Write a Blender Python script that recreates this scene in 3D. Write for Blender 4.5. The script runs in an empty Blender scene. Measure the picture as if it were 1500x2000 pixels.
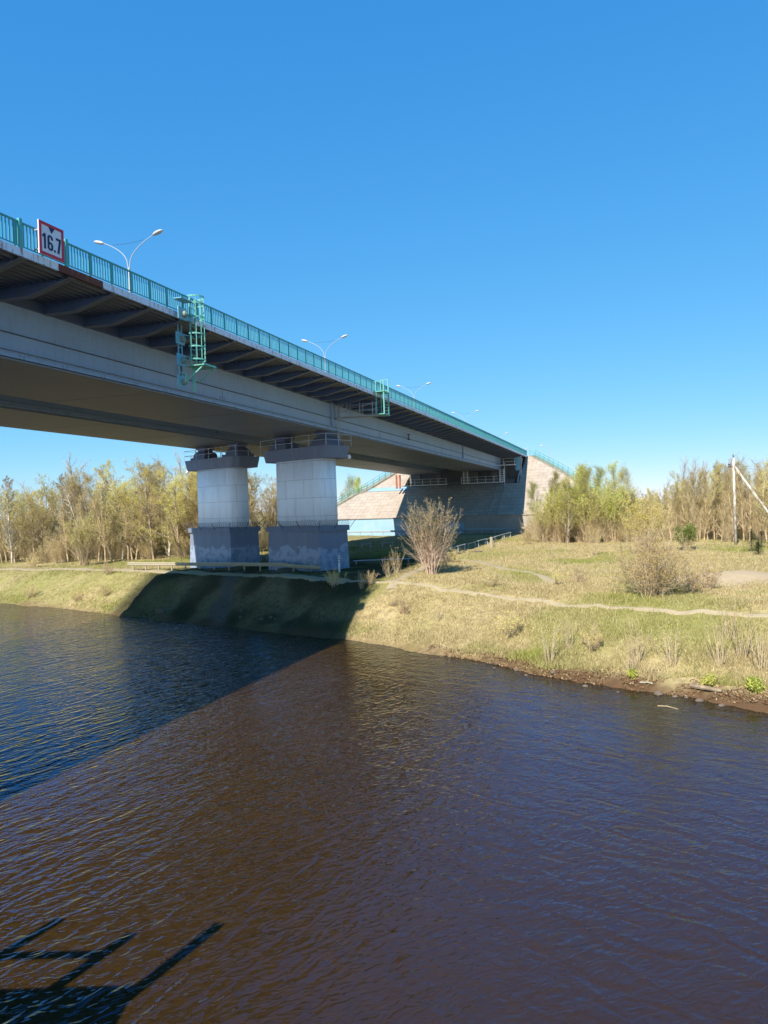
import bpy, math, random
import numpy as np
from mathutils import Vector, Matrix
R = math.radians
rnd = random.Random(7)
nrs = np.random.RandomState(11)
scene = bpy.context.scene
COL = scene.collection

# ------------------------------------------------------------------ camera
CAMZ = 8.6
cam_d = bpy.data.cameras.new('camera'); cam = bpy.data.objects.new('camera', cam_d); COL.objects.link(cam)
cam_d.sensor_fit = 'VERTICAL'; cam_d.sensor_height = 36; cam_d.lens = 1480 / 2000 * 36
cam_d.clip_start = 0.1; cam_d.clip_end = 9000
PITCH = math.atan(8 / 1480); ROLL = .0314
cam.matrix_world = Matrix.Translation((0, 0, CAMZ)) @ Matrix.Rotation(math.pi / 2 - PITCH, 4, 'X') @ Matrix.Rotation(-ROLL, 4, 'Z')
scene.camera = cam

# ------------------------------------------------------------------ frames
# bridge frame: t runs along the bridge away from the viewer, l to the left of it, z up from the water
TH = .326030; S_, C_ = math.sin(TH), math.cos(TH)
def cur(t): return .00224779 * t - 2.7737e-5 * t * t        # vertical curve of the bridge
def B(t, l, z): return Vector((t * S_ - l * C_, t * C_ + l * S_, z))
def BH(t, l, h): return B(t, l, CAMZ + h + cur(t))           # h: height on the bridge, following its curve
def on_ground(px, py, z):                                    # photo point -> a place on ground of height z
    u = px - 750.; v = py - 1000.
    u, v = u - ROLL * v, v + ROLL * u + 8
    y = (CAMZ - z) * 1480 / v
    return u / 1480 * y, y

# ------------------------------------------------------------------ mesh builder
class MB:
    def __init__(s): s.v = []; s.f = []; s.uv = {}; s.mi = []
    def add(s, vs, fs, mi=0, uvs=None):
        o = len(s.v); s.v.extend(vs)
        for i, f in enumerate(fs):
            if uvs: s.uv[len(s.f)] = uvs[i]
            s.f.append([o + k for k in f]); s.mi.append(mi)
    def hexa(s, p, mi=0):       # 8 points: bottom ring 0-3, top ring 4-7
        s.add(p, [(3, 2, 1, 0), (4, 5, 6, 7), (0, 1, 5, 4), (1, 2, 6, 5), (2, 3, 7, 6), (3, 0, 4, 7)], mi)
    def box(s, c, ax, ay, az, mi=0):   # centre and three half axes
        c = Vector(c); ax = Vector(ax); ay = Vector(ay); az = Vector(az)
        s.hexa([c - ax - ay - az, c + ax - ay - az, c + ax + ay - az, c - ax + ay - az,
                c - ax - ay + az, c + ax - ay + az, c + ax + ay + az, c - ax + ay + az], mi)
    def bar(s, a, b, w, h=None, mi=0, up=(0, 0, 1)):
        a = Vector(a); b = Vector(b); h = w if h is None else h
        d = (b - a).normalized(); up = Vector(up)
        if abs(d.dot(up)) > .98: up = Vector((S_, C_, 0))
        x = d.cross(up).normalized(); y = x.cross(d)
        s.box((a + b) / 2, (b - a) / 2, x * w / 2, y * h / 2, mi)
    def tube(s, pts, rad, n=6, mi=0, cap=True):
        pts = [Vector(p) for p in pts]; m = len(pts)
        rad = rad if isinstance(rad, (list, tuple)) else [rad] * m
        o = len(s.v); px = None
        for i, p in enumerate(pts):
            d = (pts[min(i + 1, m - 1)] - pts[max(i - 1, 0)])
            d = d.normalized() if d.length > 1e-9 else Vector((0, 0, 1))
            if px is None:
                px = d.cross(Vector((0, 0, 1)) if abs(d.z) < .9 else Vector((1, 0, 0))).normalized()
            else:
                px = (px - d * px.dot(d)); px = px.normalized() if px.length > 1e-6 else d.orthogonal().normalized()
            py = d.cross(px)
            for k in range(n):
                a = 2 * math.pi * k / n
                s.v.append(p + (px * math.cos(a) + py * math.sin(a)) * rad[i])
        for i in range(m - 1):
            for k in range(n):
                k2 = (k + 1) % n
                s.f.append([o + i * n + k, o + i * n + k2, o + (i + 1) * n + k2, o + (i + 1) * n + k]); s.mi.append(mi)
        if cap and n > 3:
            s.f.append([o + k for k in range(n - 1, -1, -1)]); s.mi.append(mi)
            s.f.append([o + (m - 1) * n + k for k in range(n)]); s.mi.append(mi)
    def loft(s, rings, mi=0, caps=True, uvs=True):   # closed rings of equal count
        o = len(s.v); n = len(rings[0])
        for r in rings: s.v.extend(r)
        per = [0.]
        for k in range(n): per.append(per[-1] + (Vector(rings[0][(k + 1) % n]) - Vector(rings[0][k])).length)
        for i in range(len(rings) - 1):
            z0 = rings[i][0].z; z1 = rings[i + 1][0].z
            for k in range(n):
                k2 = (k + 1) % n
                s.uv[len(s.f)] = [(per[k], z0), (per[k + 1], z0), (per[k + 1], z1), (per[k], z1)]
                s.f.append([o + i * n + k, o + i * n + k2, o + (i + 1) * n + k2, o + (i + 1) * n + k]); s.mi.append(mi)
        if caps:
            s.f.append([o + k for k in range(n - 1, -1, -1)]); s.mi.append(mi)
            s.f.append([o + (len(rings) - 1) * n + k for k in range(n)]); s.mi.append(mi)
    def sweep(s, ts, prof, mi=0, fr=None, closed=True):   # (l,h) profile swept along the bridge
        fr = fr or BH; n = len(prof); o = len(s.v)
        for t in ts:
            for (l, h) in prof: s.v.append(fr(t, l, h))
        dl = [0.]
        for k in range(n): dl.append(dl[-1] + math.hypot(prof[(k + 1) % n][0] - prof[k][0], prof[(k + 1) % n][1] - prof[k][1]))
        for i in range(len(ts) - 1):
            for k in range(n if closed else n - 1):
                k2 = (k + 1) % n
                s.uv[len(s.f)] = [(ts[i], dl[k]), (ts[i + 1], dl[k]), (ts[i + 1], dl[k + 1]), (ts[i], dl[k + 1])]
                s.f.append([o + i * n + k, o + (i + 1) * n + k, o + (i + 1) * n + k2, o + i * n + k2]); s.mi.append(mi)
        if closed:
            s.f.append([o + k for k in range(n)]); s.mi.append(mi)
            s.f.append([o + (len(ts) - 1) * n + k for k in range(n - 1, -1, -1)]); s.mi.append(mi)
    def quad(s, a, b, c, d, mi=0, uv=None): s.add([Vector(a), Vector(b), Vector(c), Vector(d)], [(0, 1, 2, 3)], mi, [uv] if uv else None)
    def mesh(s, name, mats, off=Vector((0, 0, 0)), smooth=False):
        me = bpy.data.meshes.new(name)
        me.from_pydata([tuple(Vector(p) - off) for p in s.v], [], s.f)
        for m in (mats if isinstance(mats, (list, tuple)) else [mats]): me.materials.append(m)
        me.polygons.foreach_set('material_index', s.mi)
        if s.uv:
            uvl = me.uv_layers.new(name='UVMap'); flat = []
            for i, f in enumerate(s.f):
                u = s.uv.get(i)
                flat.extend([c for k in range(len(f)) for c in (u[k] if u else (s.v[f[k]][0], s.v[f[k]][2]))])
            uvl.data.foreach_set('uv', flat)
        if smooth: me.polygons.foreach_set('use_smooth', [True] * len(s.f))
        me.update(); return me
    def build(s, name, mats, parent=None, off=None, smooth=False):
        if parent is not None and off is None: off = OFF[parent.name]
        off = off or Vector((0, 0, 0))
        o = bpy.data.objects.new(name, s.mesh(name, mats, off, smooth)); COL.objects.link(o)
        if parent is not None: o.parent = parent; OFF[o.name] = off
        else: o.location = off; OFF[o.name] = off
        return o
OFF = {}
def tag(o, label=None, cat=None, group=None, kind=None):
    if label: o['label'] = label
    if cat: o['category'] = cat
    if group: o['group'] = group
    if kind: o['kind'] = kind
    return o
def thing(name, label, cat, loc, group=None):
    o = bpy.data.objects.new(name, None); o.empty_display_size = .3; COL.objects.link(o)
    o.location = loc; OFF[o.name] = Vector(loc); return tag(o, label, cat, group)
def copy_tree(o, parent=None):
    c = o.copy(); COL.objects.link(c)
    if parent is not None: c.parent = parent
    for ch in list(o.children): copy_tree(ch, c)
    return c

# ------------------------------------------------------------------ materials
def mat(name, rough=.7, spec=.3, metal=0.):
    m = bpy.data.materials.new(name); m.use_nodes = True
    b = m.node_tree.nodes['Principled BSDF']
    b.inputs['Roughness'].default_value = rough; b.inputs['Specular IOR Level'].default_value = spec; b.inputs['Metallic'].default_value = metal
    return m, m.node_tree, b
def N(nt, typ, **kw):
    n = nt.nodes.new(typ)
    for k, v in kw.items():
        if k.startswith('i_'): n.inputs[k[2:].replace('_', ' ')].default_value = v
        else: setattr(n, k, v)
    return n
def ramp(nt, stops, src):
    n = nt.nodes.new('ShaderNodeValToRGB'); e = n.color_ramp.elements
    while len(e) < len(stops): e.new(.5)
    for i, (p, c) in enumerate(stops): e[i].position = p; e[i].color = (*c, 1) if len(c) == 3 else c
    nt.links.new(src, n.inputs[0]); return n
def coords(nt, scale=(1, 1, 1), rot=(0, 0, 0), kind='pos'):
    if kind == 'pos': src = nt.nodes.new('ShaderNodeNewGeometry').outputs['Position']
    else: src = nt.nodes.new('ShaderNodeTexCoord').outputs[kind]
    mp = nt.nodes.new('ShaderNodeMapping'); mp.inputs['Scale'].default_value = scale; mp.inputs['Rotation'].default_value = rot
    nt.links.new(src, mp.inputs[0]); return mp.outputs[0]
def noise(nt, vec, scale, detail=4, rough=.55, dist=0):
    n = N(nt, 'ShaderNodeTexNoise', i_Scale=scale, i_Detail=detail, i_Roughness=rough, i_Distortion=dist); nt.links.new(vec, n.inputs['Vector']); return n.outputs['Fac']
def mix(nt, fac, a, b, typ='MIX'):
    n = nt.nodes.new('ShaderNodeMix'); n.data_type = 'RGBA'; n.blend_type = typ
    for sock, val in ((n.inputs[0], fac), (n.inputs[6], a), (n.inputs[7], b)):
        if hasattr(val, 'is_output') or isinstance(val, bpy.types.NodeSocket): nt.links.new(val, sock)
        else: sock.default_value = val if not isinstance(val, tuple) else ((*val, 1) if len(val) == 3 else val)
    return n.outputs[2]
def bump(nt, b, h, strength=.3, dist=.02):
    n = N(nt, 'ShaderNodeBump', i_Strength=strength, i_Distance=dist); nt.links.new(h, n.inputs['Height']); nt.links.new(n.outputs[0], b.inputs['Normal'])

def painted(name, col, dirt=(.1, .08, .06), amt=.35, scale=1.2, rough=.55, streak=True, spec=.35, thr=(.5, .75)):
    m, nt, b = mat(name, rough, spec)
    v = coords(nt, (1, 1, .18 if streak else 1))
    a = noise(nt, v, scale * 3, 6, .65)
    f = ramp(nt, [(thr[0], (0, 0, 0)), (thr[1], (amt,) * 3)], a).outputs[0]
    c = mix(nt, noise(nt, coords(nt), .35, 3), tuple(x * .86 for x in col), tuple(min(1, x * 1.12) for x in col))
    nt.links.new(mix(nt, f, c, dirt), b.inputs['Base Color'])
    return m
M = {}
M['web'] = painted('grey_blue_bridge_paint', (.25, .345, .47), (.19, .20, .22), .42, 1.6)
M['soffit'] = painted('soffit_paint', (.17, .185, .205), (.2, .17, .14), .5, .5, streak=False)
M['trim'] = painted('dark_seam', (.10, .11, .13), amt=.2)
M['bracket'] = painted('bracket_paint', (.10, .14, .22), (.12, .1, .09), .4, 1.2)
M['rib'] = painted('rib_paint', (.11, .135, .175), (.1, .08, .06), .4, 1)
M['fascia'] = painted('fascia_paint', (.60, .67, .76), (.20, .085, .03), .95, 1.5, thr=(.53, .66))
M['rust'] = painted('rusty_steel', (.12, .038, .025), (.3, .18, .12), .5, 2.5, .85)
M['asphalt'] = painted('asphalt', (.06, .06, .06), streak=False)
M['teal'] = painted('teal_rail_paint', (.07, .38, .38), (.24, .18, .1), .7, 3, .45)
M['mint'] = painted('mint_ladder_paint', (.13, .42, .35), (.26, .17, .09), .75, 5, .5)
M['plate'] = painted('blue_green_plate', (.16, .42, .52), (.3, .25, .2), .4, 4, .5)
M['green'] = painted('green_rail_paint', (.03, .30, .20), (.15, .12, .06), .4, 2, .5)
M['galv'] = painted('galvanised_steel', (.36, .39, .42), (.3, .28, .25), .4, 2, .5)
M['lamp'] = painted('lamp_shell', (.52, .51, .48), (.5, .45, .4), .3, 4, .4)
M['dark'] = painted('dark_steel', (.07, .085, .11), (.12, .1, .08), .4, 2, .6)
M['bearing'] = painted('bearing_paint', (.10, .12, .18), (.16, .14, .12), .3, 2, .6)
M['cap'] = painted('cap_concrete', (.155, .18, .235), (.28, .28, .30), .5, .5, .9)
M['pblue'] = painted('blue_wall_paint', (.25, .40, .50), (.42, .43, .40), .7, .5, .8)
M['wood'] = painted('weathered_wood', (.38, .33, .23), (.18, .14, .1), .5, 3, .85, streak=False)
M['white'] = painted('white_paint', (.74, .74, .72), (.4, .36, .3), .4, 3, .6)
M['red'] = painted('red_sign_paint', (.50, .022, .05), (.3, .02, .03), .3, 2, .45, streak=False)
M['signwhite'] = painted('sign_face', (.62, .66, .72), (.5, .5, .5), .3, 2, .45, streak=False)
M['navy'] = painted('sign_navy', (.012, .016, .07), (.02, .02, .06), .2, 2, .5, streak=False)
M['lens'] = painted('lens_green', (.10, .30, .20), amt=.1, rough=.25)
M['housing'] = painted('lamp_housing', (.22, .27, .23), (.3, .26, .2), .4, 4)
M['seat'] = painted('shaded_seat_concrete', (.15, .145, .14), (.07, .06, .055), .7, .6, .9)  # recess shade put into the base colour, mottled stains over it
M['orange'] = painted('orange_paint', (.42, .12, .06), amt=.3)

def shaft_mat():
    m, nt, b = mat('white_shaft_blocks', .85, .2)
    uv = coords(nt, kind='UV')
    wob = N(nt, 'ShaderNodeTexNoise', i_Scale=1.3, i_Detail=3); nt.links.new(uv, wob.inputs['Vector'])
    vm = N(nt, 'ShaderNodeVectorMath', operation='MULTIPLY_ADD'); nt.links.new(wob.outputs['Color'], vm.inputs[0]); vm.inputs[1].default_value = (.05, .05, 0); nt.links.new(uv, vm.inputs[2])
    br = N(nt, 'ShaderNodeTexBrick', i_Scale=1, i_Mortar_Size=.016, i_Brick_Width=2.35, i_Row_Height=1.62)
    br.offset = .5; br.inputs['Color1'].default_value = (.84, .90, .94, 1); br.inputs['Color2'].default_value = (.78, .84, .89, 1); br.inputs['Mortar'].default_value = (.40, .45, .50, 1)
    nt.links.new(vm.outputs[0], br.inputs['Vector'])
    st = ramp(nt, [(.5, (0, 0, 0)), (.8, (.55, .55, .55))], noise(nt, coords(nt, (1, 1, .12)), 2.2, 6, .7)).outputs[0]
    c = mix(nt, st, br.outputs['Color'], (.48, .50, .52))
    sp = ramp(nt, [(.68, (0, 0, 0)), (.72, (.5, .5, .5))], noise(nt, coords(nt), 6, 3, .6)).outputs[0]
    nt.links.new(mix(nt, sp, c, (.5, .49, .47)), b.inputs['Base Color'])
    bump(nt, b, noise(nt, coords(nt), 8, 4), .2, .02)
    return m
M['shaft'] = shaft_mat()
def plinth_mat(z0):
    m, nt, b = mat('plinth_concrete', .85, .2)
    p = coords(nt)
    base = mix(nt, noise(nt, coords(nt, (1, 1, .15)), 1.2, 6, .6), (.14, .165, .215), (.22, .25, .31))
    # repainted patches low on the plinth, their edge broken by noise
    z = N(nt, 'ShaderNodeSeparateXYZ'); nt.links.new(p, z.inputs[0])
    h = N(nt, 'ShaderNodeMath', operation='MULTIPLY_ADD'); nt.links.new(noise(nt, p, .8, 4, .6), h.inputs[0]); h.inputs[1].default_value = -2.6; nt.links.new(z.outputs['Z'], h.inputs[2])
    pm = ramp(nt, [(.30, (.85, .85, .85)), (.315, (0, 0, 0))], N(nt, 'ShaderNodeMath', operation='MULTIPLY_ADD').outputs[0])
    mm = pm.inputs[0].links[0].from_node; nt.links.new(h.outputs[0], mm.inputs[0]); mm.inputs[1].default_value = .1; mm.inputs[2].default_value = -.1 * z0 + .27
    patch = mix(nt, ramp(nt, [(.45, (0, 0, 0)), (.5, (1, 1, 1))], noise(nt, p, 1.6, 5, .65)).outputs[0], (.20, .255, .345), (.30, .36, .45))
    c = mix(nt, pm.outputs[0], base, patch)
    ch = ramp(nt, [(.66, (0, 0, 0)), (.69, (.8, .8, .8))], noise(nt, p, 3.2, 5, .7)).outputs[0]
    nt.links.new(mix(nt, ch, c, (.18, .19, .22)), b.inputs['Base Color'])
    bump(nt, b, noise(nt, p, 6, 5), .35, .03)
    return m
M['plinth'] = plinth_mat(3.6)
def slab_mat(name, c1, c2, mort, bw, bh, ms, bumpy=.4):
    m, nt, b = mat(name, .9, .15)
    uv = coords(nt, kind='UV')
    wob = N(nt, 'ShaderNodeTexNoise', i_Scale=.7, i_Detail=4); nt.links.new(uv, wob.inputs['Vector'])
    vm = N(nt, 'ShaderNodeVectorMath', operation='MULTIPLY_ADD'); nt.links.new(wob.outputs['Color'], vm.inputs[0]); vm.inputs[1].default_value = (.25, .25, 0); nt.links.new(uv, vm.inputs[2])
    br = N(nt, 'ShaderNodeTexBrick', i_Scale=1, i_Mortar_Size=ms, i_Brick_Width=bw, i_Row_Height=bh, i_Bias=-.1)
    br.inputs['Color1'].default_value = (*c1, 1); br.inputs['Color2'].default_value = (*c2, 1); br.inputs['Mortar'].default_value = (*mort, 1)
    nt.links.new(vm.outputs[0], br.inputs['Vector'])
    n1 = noise(nt, coords(nt), .5, 6, .65)
    c = mix(nt, ramp(nt, [(.4, (0, 0, 0)), (.7, (.6, .6, .6))], n1).outputs[0], br.outputs['Color'], tuple(x * .6 for x in c1))
    nt.links.new(c, b.inputs['Base Color']); bump(nt, b, noise(nt, coords(nt), 4, 5), bumpy, .04)
    return m
M['slabs'] = slab_mat('slope_slabs', (.47, .39, .31), (.42, .345, .28), (.22, .18, .145), 1.7, 1.25, .035)
M['concrete'] = slab_mat('wall_concrete', (.39, .33, .28), (.36, .305, .26), (.24, .2, .17), 5, 4, .02)

def bark(name, c1, c2):
    m, nt, b = mat(name, .9, .1)
    nt.links.new(mix(nt, ramp(nt, [(.4, (0, 0, 0)), (.6, (1, 1, 1))], noise(nt, coords(nt, (1, 1, .5), kind='Object'), 3, 4)).outputs[0], c1, c2), b.inputs['Base Color']); return m
def leaf(name, c1, c2, trans=.35):
    m, nt, b = mat(name, .65, .2)
    oi = nt.nodes.new('ShaderNodeObjectInfo')
    a = noise(nt, coords(nt), .55, 3, .6)
    c = mix(nt, ramp(nt, [(.32, (0, 0, 0)), (.68, (1, 1, 1))], a).outputs[0], c1, c2)
    hs = N(nt, 'ShaderNodeHueSaturation'); 
    r1 = N(nt, 'ShaderNodeMapRange', i_To_Min=.475, i_To_Max=.52); nt.links.new(oi.outputs['Random'], r1.inputs['Value']); nt.links.new(r1.outputs[0], hs.inputs['Hue'])
    r2 = N(nt, 'ShaderNodeMapRange', i_To_Min=.75, i_To_Max=1.2); nt.links.new(oi.outputs['Random'], r2.inputs['Value']); nt.links.new(r2.outputs[0], hs.inputs['Value'])
    nt.links.new(c, hs.inputs['Color']); nt.links.new(hs.outputs[0], b.inputs['Base Color'])
    t = nt.nodes.new('ShaderNodeBsdfTranslucent'); nt.links.new(hs.outputs[0], t.inputs['Color'])
    ms = nt.nodes.new('ShaderNodeMixShader'); ms.inputs[0].default_value = trans
    nt.links.new(b.outputs[0], ms.inputs[1]); nt.links.new(t.outputs[0], ms.inputs[2])
    nt.links.new(ms.outputs[0], nt.nodes['Material Output'].inputs['Surface']); return m
M['bark_grey'] = bark('grey_bark', (.44, .37, .29), (.27, .22, .17))
M['bark_birch'] = bark('pale_birch_bark', (.62, .57, .48), (.30, .25, .2))
M['bark_brown'] = bark('brown_bark', (.38, .29, .18), (.22, .165, .11))
M['twig_tan'] = bark('tan_twigs', (.56, .44, .28), (.40, .30, .18))
M['twig_grey'] = bark('grey_twigs', (.50, .44, .37), (.36, .31, .25))
M['twig_red'] = bark('reddish_twigs', (.64, .49, .37), (.48, .35, .25))
M['leaf_ochre'] = leaf('ochre_buds', (.60, .48, .13), (.54, .46, .13))
M['leaf_lime'] = leaf('fresh_lime_leaves', (.43, .44, .085), (.54, .49, .15))
M['leaf_olive'] = leaf('olive_buds', (.54, .47, .16), (.57, .48, .22))
M['leaf_bud'] = leaf('grey_green_buds', (.20, .22, .09), (.34, .27, .12))
M['leaf_green'] = leaf('green_leaves', (.12, .19, .03), (.19, .23, .05))
M['needle'] = leaf('spruce_needles', (.05, .10, .025), (.07, .13, .03), .1)

# ------------------------------------------------------------------ terrain
SH = [(-700, 560), (-140, 160), (-62, 95)] + [(CAMZ * a, CAMZ * b) for a, b in
      [(-4.65, 9.11), (-3.78, 8.53), (-2.65, 7.59), (-1.93, 7.03), (-1.22, 6.5), (-.65, 6.08), (-.35, 5.84), (.01, 5.48), (.32, 5.14),
       (.65, 4.77), (.86, 4.41), (1.1, 4.16), (1.31, 3.96), (1.51, 3.81), (1.76, 3.53)]] + [(19, 25), (32, 8), (70, -40), (400, -400)]
SHA = np.array(SH, float)
def vnoise(x, y, f, seed=0):
    x = np.asarray(x, float) * f + seed * 17.3; y = np.asarray(y, float) * f + seed * 9.1
    xi = np.floor(x); yi = np.floor(y); fx = x - xi; fy = y - yi
    fx = fx * fx * (3 - 2 * fx); fy = fy * fy * (3 - 2 * fy)
    def h(a, b): 
        v = np.sin(a * 127.1 + b * 311.7 + seed * 74.7) * 43758.5453; return v - np.floor(v)
    return (h(xi, yi) * (1 - fx) + h(xi + 1, yi) * fx) * (1 - fy) + (h(xi, yi + 1) * (1 - fx) + h(xi + 1, yi + 1) * fx) * fy
def shore_w(x, y):
    x = np.asarray(x, float); y = np.asarray(y, float)
    best = np.full(x.shape, 1e18); sgn = np.ones(x.shape)
    for i in range(len(SHA) - 1):
        a = SHA[i]; b = SHA[i + 1]; d = b - a; L2 = d @ d
        k = np.clip(((x - a[0]) * d[0] + (y - a[1]) * d[1]) / L2, 0, 1)
        dx = x - (a[0] + k * d[0]); dy = y - (a[1] + k * d[1]); q = dx * dx + dy * dy
        sd = d[0] * dy - d[1] * dx
        m = q < best; best = np.where(m, q, best); sgn = np.where(m, np.where(sd > 0, 1., -1.), sgn)
    return np.sqrt(best) * sgn
def sstep(a, b, x): k = np.clip((x - a) / (b - a), 0, 1); return k * k * (3 - 2 * k)
def crest(x):   # height and distance from the water of the bank's crest
    x = np.asarray(x, float)
    hc = np.interp(x, [-80, -45, -22, -4, 6, 18, 60], [2.5, 2.6, 3.0, 3.35, 3.1, 2.95, 2.9])
    wc = np.interp(x, [-80, -45, -22, -4, 6, 18, 60], [6.0, 5.6, 5.0, 5.4, 7.6, 8.4, 8.5]); return hc, wc
def ground(x, y):
    x = np.asarray(x, float); y = np.asarray(y, float)
    w = shore_w(x, y) + (vnoise(x, y, .45, 1) - .5) * .9 + (vnoise(x, y, 1.6, 2) - .5) * .35
    hc, wc = crest(x)
    k = np.clip((w - .25) / wc, 0, 1)
    land = .28 + (hc - .28) * (k * .75 + .25 * k * k * (3 - 2 * k)) 
    lip = sstep(-.15, .3, w) * .28
    z = np.where(w > .3, land, lip) + np.where(w < 0, np.maximum(w * .35, -1.8), 0)
    inl = np.clip(w - wc, 0, None)
    top = 3.55 + .0 * x
    z = z + np.where(w > wc, (top - hc) * (1 - np.exp(-inl / 25)), 0)
    amp = np.clip(w / 3, 0, 1)
    z = z + amp * ((vnoise(x, y, .22, 3) - .5) * .34 + (vnoise(x, y, .8, 4) - .5) * .13 + (vnoise(x, y, 2.3, 5) - .5) * .06)
    # a low sandy rise behind the right-hand shrub
    g = np.exp(-(((x - 22.5) / 4.5) ** 2 + ((y - 49.5) / 2.6) ** 2)); z = z + .55 * g
    far = sstep(170, 420, np.hypot(x, y)); z = z + far * np.clip(w, 0, 400) * .012
    return z
def gz(x, y): return float(ground(np.array([x]), np.array([y]))[0])

def poly_dist(x, y, pts):
    best = np.full(np.shape(x), 1e9)
    for a, b in zip(pts[:-1], pts[1:]):
        a = np.array(a); b = np.array(b); d = b - a
        k = np.clip(((x - a[0]) * d[0] + (y - a[1]) * d[1]) / (d @ d), 0, 1)
        best = np.minimum(best, np.hypot(x - a[0] - k * d[0], y - a[1] - k * d[1]))
    return best
def pxline(pts, z): return [on_ground(px, py, z) for px, py in pts]
PATH_BANK = pxline([(-160, 1098), (-60, 1103), (60, 1106), (150, 1109), (250, 1112), (330, 1117), (420, 1122), (540, 1129), (680, 1136), (760, 1137), (850, 1142), (960, 1149), (1060, 1156), (1150, 1164), (1260, 1172), (1380, 1180), (1500, 1186), (1640, 1194)], 3.1)
PATH_TRACK = pxline([(760, 1135), (800, 1118), (850, 1100), (900, 1090), (940, 1097), (990, 1108), (1050, 1118), (1090, 1130)], 3.35)
PATH_SLOPE = pxline([(470, 1130), (440, 1145), (412, 1162), (392, 1182)], 2.6)

def axis(segs):
    out = []
    for a, b, st in segs: out.extend(np.arange(a, b, st))
    out.append(segs[-1][1]); return np.array(out)
def build_terrain():
    ax = axis([(-4000, -800, 400), (-800, -200, 60), (-200, -80, 8), (-80, -46, 1.2), (-46, 24, .36), (24, 60, .9), (60, 160, 6), (160, 800, 60), (800, 4000, 400)])
    ay = axis([(-800, -100, 100), (-100, 20, 8), (20, 76, .36), (76, 120, .9), (120, 220, 4), (220, 800, 40), (800, 6000, 400)])
    X, Y = np.meshgrid(ax, ay); Z = ground(X.ravel(), Y.ravel())
    x = X.ravel(); y = Y.ravel(); w = shore_w(x, y)
    nx = len(ax); ny = len(ay)
    idx = np.arange(nx * ny).reshape(ny, nx)
    f = np.stack([idx[:-1, :-1], idx[:-1, 1:], idx[1:, 1:], idx[1:, :-1]], -1).reshape(-1, 4)
    me = bpy.data.meshes.new('ground')
    me.vertices.add(nx * ny); me.vertices.foreach_set('co', np.stack([x, y, Z], 1).astype(np.float32).ravel())
    me.loops.add(f.size); me.loops.foreach_set('vertex_index', f.ravel().astype(np.int32))
    me.polygons.add(len(f)); me.polygons.foreach_set('loop_start', (np.arange(len(f)) * 4).astype(np.int32))
    me.polygons.foreach_set('use_smooth', np.ones(len(f), bool))
    me.update(calc_edges=True)
    def attr(n, v): a = me.attributes.new(n, 'FLOAT', 'POINT'); a.data.foreach_set('value', v.astype(np.float32))
    kr = sstep(2, 9, x); attr('shore', (1 - sstep(.05 + .15 * kr, .45 + 1.1 * kr, w + (vnoise(x, y, .6, 8) - .5) * 1.2 * kr)) * (.6 + .4 * kr))
    sand = np.exp(-(((x - 22.5) / 4.8) ** 2 + ((y - 48.6) / 2.2) ** 2)) + .5 * np.exp(-(((x - 12) / 4) ** 2 + ((y - 53) / 1.2) ** 2))
    attr('sand', np.clip(sand * 1.5, 0, 1))
    bare = shade_zone(x, y) * (.62 + .36 * sstep(.25, .65, vnoise(x, y, .5, 71)))  # mottled mask that paints the bridge shade into the soil
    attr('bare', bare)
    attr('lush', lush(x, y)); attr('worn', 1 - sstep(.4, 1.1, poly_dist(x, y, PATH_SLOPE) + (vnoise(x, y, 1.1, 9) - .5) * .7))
    o = bpy.data.objects.new('ground', me); COL.objects.link(o); tag(o, kind='structure')
    m, nt, b = mat('ground_grass', .95, .05)
    def A(n): a = nt.nodes.new('ShaderNodeAttribute'); a.attribute_name = n; return a.outputs['Fac']
    p = coords(nt)
    n1 = noise(nt, p, .28, 5, .6); n2 = noise(nt, p, 2.2, 5, .65); n3 = noise(nt, p, 9, 4, .7)
    c = mix(nt, ramp(nt, [(.45, (0, 0, 0)), (.65, (1, 1, 1))], n1).outputs[0], (.44, .345, .18), (.35, .30, .125))
    c = mix(nt, ramp(nt, [(.45, (0, 0, 0)), (.62, (.75, .75, .75))], n2).outputs[0], c, (.20, .15, .075))
    c = mix(nt, ramp(nt, [(.5, (0, 0, 0)), (.75, (.6, .6, .6))], n3).outputs[0], c, (.42, .34, .18))
    c = mix(nt, A('lush'), c, (.19, .20, .05))
    c = mix(nt, A('bare'), c, mix(nt, n2, (.040, .040, .020), (.072, .058, .038)))  # dark soil tone carrying the painted bridge shade
    c = mix(nt, A('worn'), c, mix(nt, n2, (.15, .125, .10), (.11, .09, .07)))
    c = mix(nt, A('sand'), c, mix(nt, n2, (.50, .39, .25), (.36, .27, .165)))
    c = mix(nt, A('shore'), c, mix(nt, n2, (.15, .085, .045), (.085, .055, .03)))
    nt.links.new(c, b.inputs['Base Color']); bump(nt, b, noise(nt, p, 5, 6, .7), .6, .12)
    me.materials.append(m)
    return o
def shade_zone(x, y):  # bridge shade painted into ground and grass colour, where grass is also trodden
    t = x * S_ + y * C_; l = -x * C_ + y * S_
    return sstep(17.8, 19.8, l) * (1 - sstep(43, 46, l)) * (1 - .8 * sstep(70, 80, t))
def lush(x, y):
    w = shore_w(x, y); l = -x * C_ + y * S_
    a = sstep(.58, .80, vnoise(x, y, .16, 21)) * .6
    a = np.maximum(a, sstep(40, 46, l) * .42 * sstep(.3, .6, vnoise(x, y, .3, 22)))
    a = np.maximum(a, sstep(80, 88, y) * (1 - sstep(100, 110, y)) * sstep(24, 28, x) * .8 * sstep(.35, .55, vnoise(x, y, .25, 5)))
    return np.clip(a, 0, 1)
build_terrain()

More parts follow.
